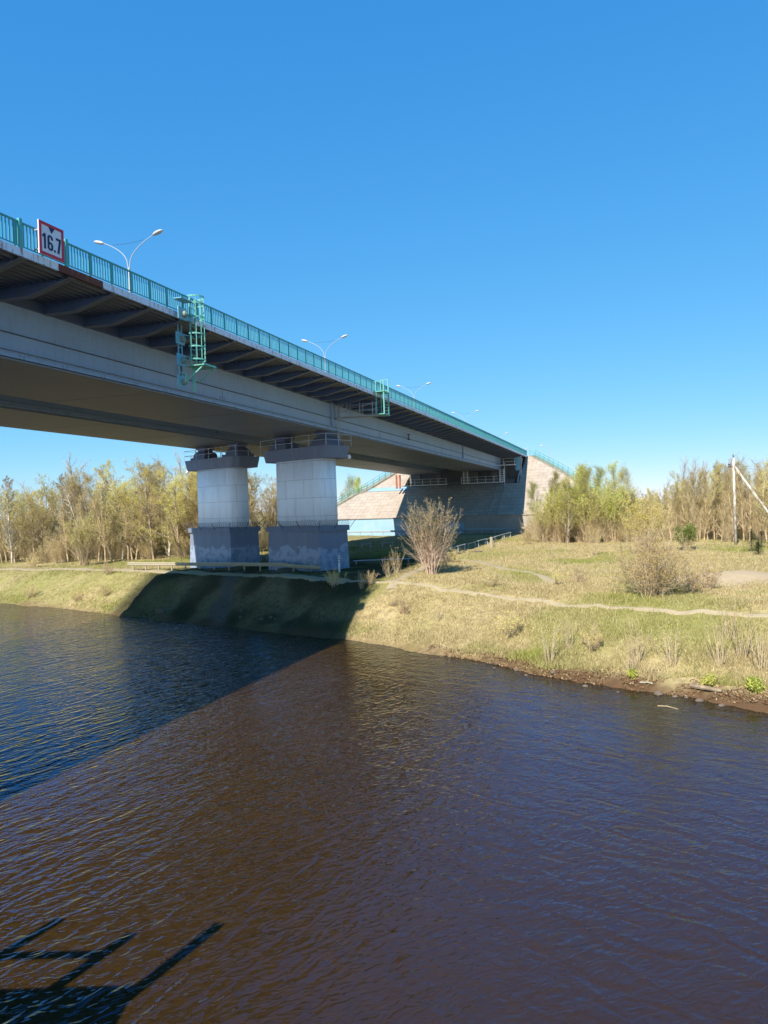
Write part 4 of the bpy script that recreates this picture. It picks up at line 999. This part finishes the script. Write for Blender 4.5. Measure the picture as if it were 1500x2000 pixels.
def plant_proto(name, label, cat, group, seed, kind, H, wm, lm, stems=1, tilt=None):
    pl = Plant(seed); r = pl.r
    base = dict(wob=.07, lift=(.02, .05, .06, .05), depth=3, leaf_from=2, leaves=4, leaf_p=lambda z: 1., leaf=.12, spread=1., kids=(20, 7, 4), start=(.22, .15, .1),
                ang=(52, 45, 42), len=(.36, .42, .48), crown_from=2, thin=.55)
    if kind == 'slim': base.update(kids=(34, 8, 5), start=(.14, .12, .1), ang=(42, 40, 40), len=(.25, .42, .5), leaves=9, leaf_p=lambda z: .5, leaf=.07, lift=(.03, .09, .08, .06))
    if kind == 'bare': base.update(kids=(32, 8, 6), start=(.2, .12, .1), ang=(40, 38, 38), len=(.30, .42, .5), leaf_p=lambda z: .05, leaf=.08, lift=(.03, .09, .09, .07))
    if kind == 'round': base.update(kids=(22, 9, 6), start=(.15, .12, .08), ang=(50, 50, 45), len=(.5, .45, .5), leaves=12, leaf_p=lambda z: .62, leaf=.07, wob=.12, spread=2.5)
    if kind == 'lime': base.update(kids=(32, 8, 5), start=(.08, .1, .08), ang=(36, 38, 40), len=(.34, .42, .5), leaves=9, leaf_p=lambda z: .2 + .5 * min(1, z / (H * .6)), leaf=.075, spread=3, lift=(.03, .08, .06, .05))
    if kind == 'shrub': base.update(depth=2, kids=(9, 5), start=(.12, .1), ang=(26, 28), len=(.42, .45), leaf_from=1, leaves=7, leaf_p=lambda z: .7 * sst(H * .22, H * .65, z), leaf=.085, crown_from=1, wob=.05, lift=(.015, .03, .03), spread=1.2)
    if kind == 'thicket': base.update(depth=2, kids=(11, 6), start=(.12, .08), ang=(30, 34), len=(.40, .45), leaf_from=1, leaves=3, leaf_p=lambda z: .35, leaf=.06, crown_from=1, wob=.07, lift=(.01, .02, .02), spread=1.)
    if kind == 'wand': base.update(kids=(34, 6, 4), start=(.06, .1, .1), ang=(30, 34, 36), len=(.22, .42, .5), leaves=7, leaf_p=lambda z: .25 + .35 * min(1, z / (H * .7)), leaf=.065, lift=(.02, .07, .06, .05), wob=.06, spread=2.2)
    if kind == 'reed': base.update(depth=1, kids=(5,), start=(.3,), ang=(24,), len=(.3,), leaf_from=0, leaves=4, leaf_p=lambda z: .5, leaf=.05, crown_from=1, wob=.05, lift=(.01, .02), thin=.7)
    if stems == 1:
        pl.grow(pl.wood, Vector((0, 0, -.2)), Vector((r.gauss(0, .05), r.gauss(0, .05), 1)).normalized(), H, {'round': .016, 'bare': .013}.get(kind, .0115) * H, 0, base)
    else:
        for k in range(stems):
            az = 2 * math.pi * (k + r.random()) / stems; tl_ = abs(r.gauss(0, 1)) * (tilt or (.34 if kind in ('shrub', 'thicket') else .22)); tl_ = min(tl_, 1.0 if tilt else .75)
            p = Vector((math.cos(az), math.sin(az), 0)) * r.uniform(.05, .09 * H); d = Vector((math.cos(az) * tl_, math.sin(az) * tl_, 1)).normalized()
            pl.grow(pl.wood, p - Vector((0, 0, .1)), d, H * r.uniform(.72, 1.08) * (1 - .12 * tl_), r.uniform(.0042, .0075) * H if kind != 'round' else .009 * H, 0, base)
    o = bpy.data.objects.new(name, None); COL.objects.link(o); OFF[o.name] = Vector((0, 0, 0)); tag(o, label, cat, group)
    pl.wood.build('trunk' if kind not in ('shrub', 'thicket', 'reed') else 'stems', [wm], o, smooth=True)
    pl.crown.build('crown' if kind not in ('shrub', 'thicket', 'reed') else 'twigs', [wm if kind != 'bare' else M['twig_grey'], lm], o)
    return o
def put(o, x, y, s=1., rz=None, label=None, group=None, lean=0.):
    o.location = (x, y, gz(x, y) - .03); o.rotation_euler = (rnd.gauss(0, .02) + lean, rnd.gauss(0, .02), rnd.uniform(0, 6.28) if rz is None else rz)
    k = s; o.scale = (k, k, k)
    if label: o['label'] = label
    if group is not None: o['group'] = group
used = set()
def plant(proto, x, y, s=1., rz=None, label=None, group=None, lean=0.):
    if proto.name in used: o = copy_tree(proto)
    else: o = proto; used.add(proto.name)
    if label and not group and 'group' in o: del o['group']
    put(o, x, y, s, rz, label, group, lean); return o
GL, GR, GF = 'trees of the woods left of the bridge', 'trees of the woods right of the bridge', 'trees behind the embankment'
slim = [plant_proto('birch_tree', 'slim pale stemmed tree with sparse olive buds', 'tree', GL, 20 + k, 'slim', 12., M['bark_birch'], M['leaf_olive']) for k in range(3)]
bare = [plant_proto('bare_tree', 'tall bare grey twigged tree', 'tree', GL, 30 + k, 'bare', 13.5, M['bark_grey'], M['leaf_olive']) for k in range(3)]
rund = [plant_proto('alder_tree', 'broad branching tree hung with ochre catkins', 'tree', GL, 40 + k, 'round', 10.0, M['bark_brown'], M['leaf_ochre']) for k in range(3)]
oliv = [plant_proto('young_tree', 'thin brown stemmed young tree with olive buds', 'tree', GR, 50 + k, 'wand', 9.5, M['twig_tan'], M['leaf_olive']) for k in range(4)]
lime = [plant_proto('willow_tree', 'slender tree in fresh lime green leaf', 'tree', None, 60 + k, 'lime', 9., M['bark_grey'], M['leaf_lime']) for k in range(3)]
lshrub = plant_proto('willow_shrub', 'leafy yellow green shrub', 'shrub', None, 68, 'shrub', 6.0, M['twig_tan'], M['leaf_lime'], 34, .3)
scrub = [plant_proto('willow_shrub', 'brown twiggy undershrub', 'shrub', None, 70 + k, 'thicket', 3.6, M['twig_tan'], M['leaf_ochre'], 16) for k in range(2)]
ls = {'s': 'slim pale trunked tree with sparse olive buds in the woods left of the piers', 'b': 'tall bare grey twigged tree topping the woods left of the piers', 'r': 'broad dark branched tree with ochre catkins in the woods left of the piers', 'u': 'brown twiggy shrub under the woods left of the piers'}
def leftwood():
    # rows going back from the front edge of the wood
    for row in range(5):
        n = (26, 25, 22, 18, 16)[row]
        for k in range(n):
            q = (k + rnd.uniform(.1, .9)) / n; px = -330 + q * 880
            fy = np.interp(px, [-330, 0, 200, 380, 550], [1094, 1096, 1094, 1092, 1082]); x, y = on_ground(px, fy, 3.2)
            y2 = y + row * 5.5 + rnd.uniform(0, 4); x2 = x * y2 / y
            l = -x2 * C_ + y2 * S_
            if l < 47 and y2 < 150 and (x2 * S_ + y2 * C_) > 60: continue
            ch = rnd.random()
            if row == 0: pr, key = (rnd.choice(rund), 'r') if ch < .45 else (rnd.choice(slim), 's')
            elif row < 3: pr, key = (rnd.choice(rund), 'r') if ch < .5 else ((rnd.choice(slim), 's') if ch < .75 else (rnd.choice(bare), 'b'))
            else: pr, key = (rnd.choice(bare), 'b') if ch < .7 else (rnd.choice(slim), 's')
            hs = np.interp(px, [-330, 0, 60, 150, 260, 350, 550], [.82, .84, .88, .97, 1.02, 1.0, .96])
            plant(pr, x2, y2, hs * rnd.uniform(.82, 1.1), None, ls[key], GL, 0)
    for k in range(120):
        px = -330 + 870 * (k + rnd.random()) / 120; fy = np.interp(px, [-330, 0, 200, 380, 550], [1099, 1100, 1097, 1093, 1084]); x, y = on_ground(px, fy, 3.1); y2 = y + rnd.uniform(0, 16); x *= y2 / y
        if -x * C_ + y2 * S_ < 46.5: continue
        plant(rnd.choice(scrub), x, y2, rnd.uniform(.45, 1.0), None, ls['u'], 'shrubs under the left woods')
leftwood()
for k in range(95):
    px = -330 + 890 * (k + rnd.random()) / 95; fy = np.interp(px, [-330, 0, 200, 380, 550], [1096, 1097, 1095, 1091, 1082]); x, y = on_ground(px, fy, 3.2); y2 = y + rnd.uniform(0, 20); x *= y2 / y
    if -x * C_ + y2 * S_ < 47: continue
    plant(rnd.choice(oliv), x, y2, rnd.uniform(.75, 1.15) * float(np.interp(px, [-330, 0, 250, 550], [.85, .88, 1.08, 1.0])), None, 'thin brown stemmed young tree with olive buds filling the left woods', GL)
lr = {'s': 'thin brown stemmed young tree with olive buds in the woods behind the utility pole', 'b': 'tall bare grey twigged tree rising above the right woods', 'u': 'brown twiggy shrub along the foot of the right woods'}
def rightwood():
    for row in range(6):
        n = (44, 42, 36, 28, 20, 16)[row]
        for k in range(n):
            q = (k + rnd.uniform(.1, .9)) / n; px = 1190 + q * 560
            fy = np.interp(px, [1190, 1500, 1750], [1062, 1062, 1064]); x, y = on_ground(px, fy, 3.3)
            y2 = y + row * 5 + rnd.uniform(0, 4); x2 = x * y2 / y
            hs = np.interp(px, [1190, 1260, 1330, 1400, 1500, 1750], [.58, .64, .78, .88, .94, .96])
            if row > 3 and px > 1225: plant(rnd.choice(bare), x2, y2, hs * rnd.uniform(.68, .86) , None, lr['b'], GR)
            else: plant(rnd.choice(oliv), x2, y2, hs * rnd.uniform(.8, 1.12), None, lr['s'], GR)
    for k in range(60):
        px = 1180 + 560 * (k + rnd.random()) / 60; x, y = on_ground(px, 1063, 3.3); y2 = y + rnd.uniform(-.5, 14); x *= y2 / y
        plant(rnd.choice(scrub), x, y2, rnd.uniform(.4, .95), None, lr['u'], 'shrubs along the right woods')
rightwood()
# trees behind and beside the embankment
for k in range(34):
    t = rnd.uniform(165, 260); l = rnd.uniform(62, 92) if k % 2 else rnd.uniform(-8, -48); p = B(t, l, 0)
    plant(rnd.choice(bare + slim), p.x, p.y, rnd.uniform(.75, 1.15), None, 'hazy tree standing behind the far embankment left of the steps' if k % 2 else 'hazy bare tree behind the willows and the embankment', GF)
p = B(152, 58.5, 0); plant(lime[2], p.x, p.y, 1.25, None, 'lime green tree rising behind the left abutment steps')
p = B(160, 62, 0); plant(lime[0], p.x, p.y, 1.3, None, 'second lime green tree behind the steps, partly hidden by the nearer pier')
# the lime green group at the right foot of the embankment
for i, (px, py, s, txt) in enumerate([(1072, 1058, .98, 'leftmost slender lime green tree in front of the sunlit slope'), (1108, 1062, .86, 'lime green tree between the slope and the dense green clump'), (1135, 1060, 1.0, 'lime green tree with a bare pale stem at its left side'),
                                      (1165, 1058, 1.04, 'tallest dense lime green tree right of the embankment'), (1192, 1058, 1.06, 'bright lime green tree before the dark clump gap'), (1218, 1060, .98, 'rightmost bright lime green tree of the clump'), (1120, 1056, 1.05, 'lime green tree behind the front ones of the clump')]):
    x, y = on_ground(px, py, 3.4); plant(lime[i % 3], x, y, s, None, txt)
for i in range(9):
    x, y = on_ground(1066 + i * 20, 1057, 3.4); plant(lime[(i + 1) % 3], x, y + rnd.uniform(1, 6), rnd.uniform(.74, 1.0), None, 'lime green tree inside the clump right of the embankment', 'lime green trees inside the clump')
for i in range(13):
    x, y = on_ground(1068 + i * 13, 1060, 3.4); plant(lshrub, x, y + rnd.uniform(-1, 3), rnd.uniform(.75, 1.15), None, 'leafy yellow green shrub filling the clump right of the embankment', 'yellow green shrubs inside the clump')
for i in range(16):
    x, y = on_ground(1045 + i * 12.5, 1061, 3.4); plant(scrub[i % 2], x, y + rnd.uniform(-2, 4), rnd.uniform(.6, 1.1), None, 'brown twiggy shrub at the foot of the lime green trees', 'shrubs below the lime green trees')
# free standing shrubs
big = plant_proto('willow_shrub', 'large fan shaped shrub with reddish stems and opening buds beside the bridge shadow', 'shrub', None, 81, 'shrub', 5.4, M['twig_red'], M['leaf_bud'], 48, .25)
x, y = on_ground(842, 1114, 3.45); plant(big, x, y, 1.0, .4)
tan = plant_proto('willow_shrub', 'wide leafless tan shrub with many thin stems beside the bank path', 'shrub', None, 82, 'thicket', 3.3, M['twig_tan'], M['leaf_ochre'], 58, .62)
x, y = on_ground(1275, 1160, 3.1); plant(tan, x, y, 1.25, 1.)
yel = plant_proto('yellow_shrub', 'bushy shrub with yellow buds behind the leafless tan shrub', 'shrub', None, 83, 'shrub', 5.0, M['twig_tan'], M['leaf_ochre'], 30)
x, y = on_ground(1258, 1082, 3.3); plant(yel, x, y, 1.0, 2.)
grn = plant_proto('green_shrub', 'small bright green conical shrub at the meadow edge', 'shrub', None, 84, 'shrub', 2.6, M['twig_tan'], M['leaf_green'], 26)
x, y = on_ground(1343, 1076, 3.3); plant(grn, x, y, 1.0, 2.)
lw = plant_proto('green_shrub', 'round yellow green bush at the left woods edge above the bank', 'shrub', None, 85, 'shrub', 5.6, M['twig_tan'], M['leaf_lime'], 40)
x, y = on_ground(165, 1104, 3.0); plant(lw, x, y, 1.0, 1.)
red1 = plant_proto('dry_shrub', 'small reddish dry shrub on the sunlit bank', 'shrub', None, 86, 'thicket', 1.6, M['twig_red'], M['leaf_ochre'], 11)
reed = [plant_proto('sapling', 'thin leafless sapling clump on the bank', 'sapling', None, 90 + k, 'reed', 2.3, M['twig_tan'], M['leaf_ochre'], 14) for k in range(3)]
SAP = [(998, 1243, red1, 1., 'small reddish dry shrub low on the sunlit bank'), (960, 1146, red1, .8, 'small brown shrub beside the bank path'), (652, 1146, red1, .9, 'small dry shrub on the shadow edge at the bank crest'),
       (1075, 1296, reed[0], 1., 'dark sapling clump leaning over the waterline debris'), (1110, 1268, reed[1], .8, 'grey sapling clump midway up the bank'), (1158, 1270, red1, .8, 'grey brown shrub on the lower sunlit bank'),
       (1245, 1296, reed[2], 1.0, 'sapling clump with one tall pale stem on the lower bank'), (1312, 1300, reed[0], 1.0, 'tan sapling clump near the driftwood log'), (1232, 1318, reed[1], .7, 'short sapling clump at the waterline'),
       (1405, 1300, reed[1], 1.05, 'tan sapling clump left of the bright weeds'), (1450, 1285, reed[2], 1.15, 'dense tan sapling clump near the right frame edge'), (1490, 1310, reed[0], 1.1, 'sapling clump at the right frame edge'), (1425, 1250, reed[0], 1.0, 'sapling clump high on the right bank'),
       (775, 1120, reed[2], .95, 'dark budding sapling clump left of the big bush'), (758, 1128, reed[1], .7, 'low dark sapling clump at the shadow edge'), (706, 1150, reed[0], .6, 'dry stalk clump on the bank crest at the shadow edge'), (722, 1142, red1, .7, 'dry brown stalk tuft beside the path in the sun'),
       (868, 1106, red1, 1.0, 'dry pinkish shrub at the right foot of the big bush'), (885, 1100, red1, .9, 'second dry shrub right of the big bush'), (1030, 1062, scrub[0], .6, 'bare twiggy shrub left of the lime green trees'), (1075, 1090, reed[1], .7, 'pale sapling in the meadow below the lime trees'),
       (1160, 1085, reed[2], 1.3, 'tall pale stemmed sapling in front of the lime trees'), (1385, 1150, red1, 1., 'low brown shrub in front of the sandy rise'), (1350, 1158, red1, 1.1, 'brown shrub at the right foot of the tan shrub'), (1130, 1140, red1, .8, 'low brown shrub on the meadow hollow'), (1090, 1143, red1, .7, 'smaller brown shrub on the meadow hollow'),
       (65, 1108, red1, 1.1, 'brown shrub at the crest of the left bank'), (210, 1122, red1, .9, 'bare shrub on the left bank below the yellow green bush'), (60, 1168, red1, 1., 'greyish dry shrub low on the left bank'), (150, 1175, red1, .8, 'small dry shrub low on the left bank'), (205, 1165, red1, .8, 'grey dry shrub in the middle of the left bank'), (790, 1200, red1, .7, 'small pale dry shrub on the sunlit bank'), (770, 1185, red1, .6, 'tiny dry shrub high on the sunlit bank'), (855, 1215, reed[1], .6, 'thin dry sapling in the middle of the sunlit bank')]
for px, py, pr, s, txt in SAP:
    p = gp(px, py, 2.5); plant(pr, p.x, p.y, s, None, txt)
# young spruces
def spruce(seed, H):
    r = random.Random(seed); o = bpy.data.objects.new('spruce_sapling', None); COL.objects.link(o); OFF[o.name] = Vector((0, 0, 0))
    mb = MB(); mb.tube([Vector((0, 0, -.1)), Vector((0, 0, H))], [.05, .008], 6); mb.build('trunk', M['bark_brown'], o)
    mb = MB()
    for i in range(90):
        q = (i + r.random()) / 90; z = H * (.06 + .92 * q); L = (H * .42) * (1 - q) ** .8 + .06; az = i * 2.4; d = Vector((math.cos(az), math.sin(az), .12))
        for k in range(16):
            f = (k + 1) / 16; c = Vector((0, 0, z)) + d * L * f - Vector((0, 0, .12 * L * f * f))
            for s in (-1, 1):
                a = (d + Vector((-d.y, d.x, 0)) * s * 1.0 + Vector((0, 0, r.gauss(.1, .3)))).normalized() * r.uniform(.08, .15); b = Vector((0, 0, 1)).cross(a).normalized() * .02
                o0 = len(mb.v); mb.v.extend([c - b, c + b, c + a]); mb.f.append([o0, o0 + 1, o0 + 2]); mb.mi.append(0)
    mb.build('crown', M['needle'], o); return o
for k, (px, py, H, txt) in enumerate([(1468, 1078, 2.0, 'dark green young spruce right of the utility pole'), (1481, 1087, 1.2, 'smallest dark young spruce, low in the dry grass'), (1487, 1070, 1.7, 'young spruce farthest back beside the pole strut')]):
    x, y = on_ground(px, py, 3.3); o = spruce(5 + k, H); o.location = (x, y, gz(x, y)); tag(o, txt, 'spruce')
# bright weeds by the water
weed = plant_proto('leafy_weed', 'bright green leafy weed at the right waterline', 'weed', None, 99, 'shrub', .5, M['leaf_lime'], M['leaf_lime'], 10, .9)
for px, py, s, txt in ((1384, 1340, 1., 'bright green leafy weed above the rotten log'), (1475, 1352, 1.2, 'bright green leafy weed at the right frame edge waterline'), (1235, 1326, .8, 'small green weed on the waterline edge')):
    p = gp(px, py, .5); plant(weed, p.x, p.y, s, None, txt)

# ------------------------------------------------------------------ grass
def build_grass():
    n = 700000
    u = nrs.rand(n * 3); px = -120 + 1740 * u; inv = nrs.rand(n * 3)
    # sample evenly over what the view shows of the banks, denser where it is near
    Y = 28 * (118 / 28) ** inv; X = (px - 750) / 1480 * Y
    w = shore_w(X, Y); l = -X * C_ + Y * S_; t = X * S_ + Y * C_
    keep = (w > .15 + 1.1 * sstep(3, 9, X) * vnoise(X, Y, .5, 51)) & (nrs.rand(len(X)) < np.clip(1.2 - Y / 130, .15, 1))
    keep &= poly_dist(X, Y, PATH_BANK[:9]) > .75 + .3 * vnoise(X, Y, .9, 42)
    keep &= poly_dist(X, Y, PATH_BANK) > .05 + .35 * vnoise(X, Y, 1.4, 41)
    keep &= (poly_dist(X, Y, PATH_TRACK) > .45) & (poly_dist(X, Y, PATH_SLOPE) > .7)
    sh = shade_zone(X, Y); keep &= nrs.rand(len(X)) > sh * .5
    sand = np.exp(-(((X - 22.5) / 4.8) ** 2 + ((Y - 48.6) / 2.2) ** 2)); keep &= nrs.rand(len(X)) > sand * 1.6
    for C0, s in ((B(63, 28.7, 0), 4.0), (B(68, 40.3, 0), 4.0)): keep &= np.hypot(X - C0.x, Y - C0.y) > s
    keep &= nrs.rand(len(X)) < .35 + .65 * sstep(.25, .6, vnoise(X, Y, .7, 43))
    i = np.where(keep)[0][:n]; X, Y, w, l, sh = X[i], Y[i], w[i], l[i], sh[i]; n = len(i)
    Z = ground(X, Y)
    edge = np.exp(-((w - .9) / .7) ** 2)
    h = (.05 + .10 * nrs.rand(n) + .14 * sstep(.5, .8, vnoise(X, Y, .45, 44)) * nrs.rand(n) + .16 * edge * nrs.rand(n)) * (1 - .35 * sh)
    stalk = nrs.rand(n) < .03 * sstep(.45, .7, vnoise(X, Y, .3, 49)); h = np.where(stalk, h + .35 + .4 * nrs.rand(n), h)
    wd = (.005 + .007 * nrs.rand(n)) * (1 + Y / 60); wd = np.where(stalk, wd * .6, wd)
    az = nrs.rand(n) * 6.283; lean = nrs.randn(n) * .9; lz = nrs.rand(n) * 6.283
    dx = np.cos(az) * wd; dy = np.sin(az) * wd
    tx = X + np.cos(lz) * lean * h; ty = Y + np.sin(lz) * lean * h
    V = np.stack([np.stack([X - dx, Y - dy, Z - .03], 1), np.stack([X + dx, Y + dy, Z - .03], 1), np.stack([tx, ty, Z + h], 1)], 1).reshape(-1, 3)
    gtint = np.clip(.06 + lush(X, Y) * .8 + .34 * sstep(.55, .75, vnoise(X, Y, .28, 47)) + .5 * edge * sstep(.4, .6, vnoise(X, Y, .5, 48)) + (nrs.rand(n) - .5) * .35, 0, 1)
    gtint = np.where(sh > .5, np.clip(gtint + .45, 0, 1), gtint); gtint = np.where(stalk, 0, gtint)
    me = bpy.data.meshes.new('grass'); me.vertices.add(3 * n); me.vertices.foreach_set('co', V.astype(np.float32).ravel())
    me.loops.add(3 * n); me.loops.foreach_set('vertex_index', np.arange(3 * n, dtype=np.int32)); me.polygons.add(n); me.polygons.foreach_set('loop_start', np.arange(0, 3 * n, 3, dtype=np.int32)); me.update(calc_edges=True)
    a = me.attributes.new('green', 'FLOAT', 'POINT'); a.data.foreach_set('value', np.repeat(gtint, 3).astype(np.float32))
    a = me.attributes.new('shade_tint', 'FLOAT', 'POINT'); a.data.foreach_set('value', np.repeat(np.clip(sh * (.70 + .3 * nrs.rand(len(sh))), 0, 1), 3).astype(np.float32))
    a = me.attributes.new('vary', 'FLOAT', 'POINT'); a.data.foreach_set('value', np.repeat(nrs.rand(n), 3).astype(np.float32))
    m, nt, b = mat('grass_blades', .8, .1)
    at = nt.nodes.new('ShaderNodeAttribute'); at.attribute_name = 'green'; av = nt.nodes.new('ShaderNodeAttribute'); av.attribute_name = 'vary'
    dry = ramp(nt, [(0, (.24, .18, .085)), (.5, (.44, .35, .17)), (1, (.62, .52, .30))], av.outputs['Fac']).outputs[0]
    gr = ramp(nt, [(0, (.18, .19, .045)), (1, (.36, .36, .09))], av.outputs['Fac']).outputs[0]
    as_ = nt.nodes.new('ShaderNodeAttribute'); as_.attribute_name = 'shade_tint'
    nt.links.new(mix(nt, as_.outputs['Fac'], mix(nt, at.outputs['Fac'], dry, gr), (.040, .046, .018)), b.inputs['Base Color'])  # blades darkened to carry the bridge shade
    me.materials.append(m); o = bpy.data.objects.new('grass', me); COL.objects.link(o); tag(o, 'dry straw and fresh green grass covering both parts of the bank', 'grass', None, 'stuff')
build_grass()
def build_debris():
    n = 26000; X = nrs.uniform(2, 20, n * 4); Y = nrs.uniform(28, 52, n * 4); w = shore_w(X, Y)
    k = (w > -.15) & (w < .35 + 1.2 * sstep(3, 9, X) * nrs.rand(len(X))) & (vnoise(X, Y, 1.3, 61) > .25); X, Y = X[k][:n], Y[k][:n]; n = len(X)
    Z = np.maximum(ground(X, Y), 0) + .01; az = nrs.rand(n) * 6.283; L = .05 + .14 * nrs.rand(n) ** 2; wd = .012 + .03 * nrs.rand(n); tz_ = nrs.rand(n) * .10
    dx, dy = np.cos(az), np.sin(az)
    V = np.stack([np.stack([X - dy * wd, Y + dx * wd, Z], 1), np.stack([X + dy * wd, Y - dx * wd, Z + .02], 1), np.stack([X + dx * L, Y + dy * L, Z + tz_], 1)], 1).reshape(-1, 3)
    me = bpy.data.meshes.new('shore_debris'); me.from_pydata(V.tolist(), [], np.arange(3 * n).reshape(-1, 3).tolist())
    m, nt, b = mat('rotten_debris', .9, .1); g = nt.nodes.new('ShaderNodeNewGeometry')
    nt.links.new(ramp(nt, [(0, (.09, .05, .028)), (.5, (.22, .12, .06)), (.8, (.34, .21, .11)), (1, (.5, .40, .24))], g.outputs['Random Per Island']).outputs[0], b.inputs['Base Color'])
    me.materials.append(m); o = bpy.data.objects.new('shore_debris', me); COL.objects.link(o); tag(o, 'reddish brown rotten reed debris along the right waterline', 'debris', None, 'stuff')
build_debris()

# ------------------------------------------------------------------ landing stage beside the viewpoint (its shadow falls on the water)
st = thing('landing_stage', 'timber landing stage on piles beside the viewpoint whose shadow falls on the near water', 'landing stage', (-9.5, 6, 0))
mb = MB()
for k in range(15): mb.box((-10.2, 2.55 + k * .49, 4.2), (3.3, 0, 0), (0, .22, 0), (0, 0, .06))
mb.build('deck', M['wood'], st)
for x_, y_ in ((-7.3, 8.75), (-12.1, 8.75), (-7.3, 2.3), (-12.1, 2.3)):
    mb = MB(); mb.tube([Vector((x_, y_, -3)), Vector((x_, y_, 4.13))], .17, 8); mb.build('pile', M['bark_brown'], st)
for x_, y_, h_ in ((-7.2, 8.8, 7.0), (-8.75, 8.93, 6.6), (-10.7, 9.2, 7.0)):
    mb = MB(); mb.bar((x_, y_, 4.0), (x_, y_, h_), .24); mb.build('post', M['bark_brown'], st)
mb = MB(); mb.bar((-12, 9.1, 5.9), (-8.6, 9.0, 5.9), .14); mb.build('rail', M['bark_brown'], st)
# ------------------------------------------------------------------ light
sun_dir = (Vector((S_, C_, 0)) * -.736 + Vector((C_, -S_, 0)) * -.10 + Vector((0, 0, .67))).normalized()
sd_ = bpy.data.lights.new('sun', 'SUN'); sd_.energy = 4.2; sd_.angle = R(.53); sd_.color = (1, .94, .84)
so = bpy.data.objects.new('sun', sd_); COL.objects.link(so); so.rotation_euler = sun_dir.to_track_quat('Z', 'Y').to_euler()
wld = bpy.data.worlds.new('World'); scene.world = wld; wld.use_nodes = True
nt = wld.node_tree; bg = nt.nodes['Background']; sk = nt.nodes.new('ShaderNodeTexSky'); sk.sky_type = 'NISHITA'; sk.sun_disc = False
sk.sun_elevation = math.asin(sun_dir.z); sk.sun_rotation = math.atan2(sun_dir.x, sun_dir.y); sk.altitude = 0; sk.air_density = .7; sk.dust_density = 0; sk.ozone_density = 8
sp = nt.nodes.new('ShaderNodeSeparateColor'); cb = nt.nodes.new('ShaderNodeCombineColor'); nt.links.new(sk.outputs[0], sp.inputs[0])
for k, (pw, gain) in enumerate(((1.06, .645), (.56, 1.63), (.30, 3.15))):      # film response of the clear sky, channel by channel
    q = nt.nodes.new('ShaderNodeMath'); q.operation = 'POWER'; q.inputs[1].default_value = pw; nt.links.new(sp.outputs[k], q.inputs[0])
    g = nt.nodes.new('ShaderNodeMath'); g.operation = 'MULTIPLY'; g.inputs[1].default_value = gain; nt.links.new(q.outputs[0], g.inputs[0]); nt.links.new(g.outputs[0], cb.inputs[k])
nt.links.new(cb.outputs[0], bg.inputs[0]); bg.inputs[1].default_value = .1
scene.view_settings.view_transform = 'Standard'; scene.view_settings.look = 'None'; scene.view_settings.exposure = .9; scene.view_settings.gamma = 1
scene.render.engine = 'CYCLES'; scene.cycles.max_bounces = 8; scene.cycles.use_denoising = True
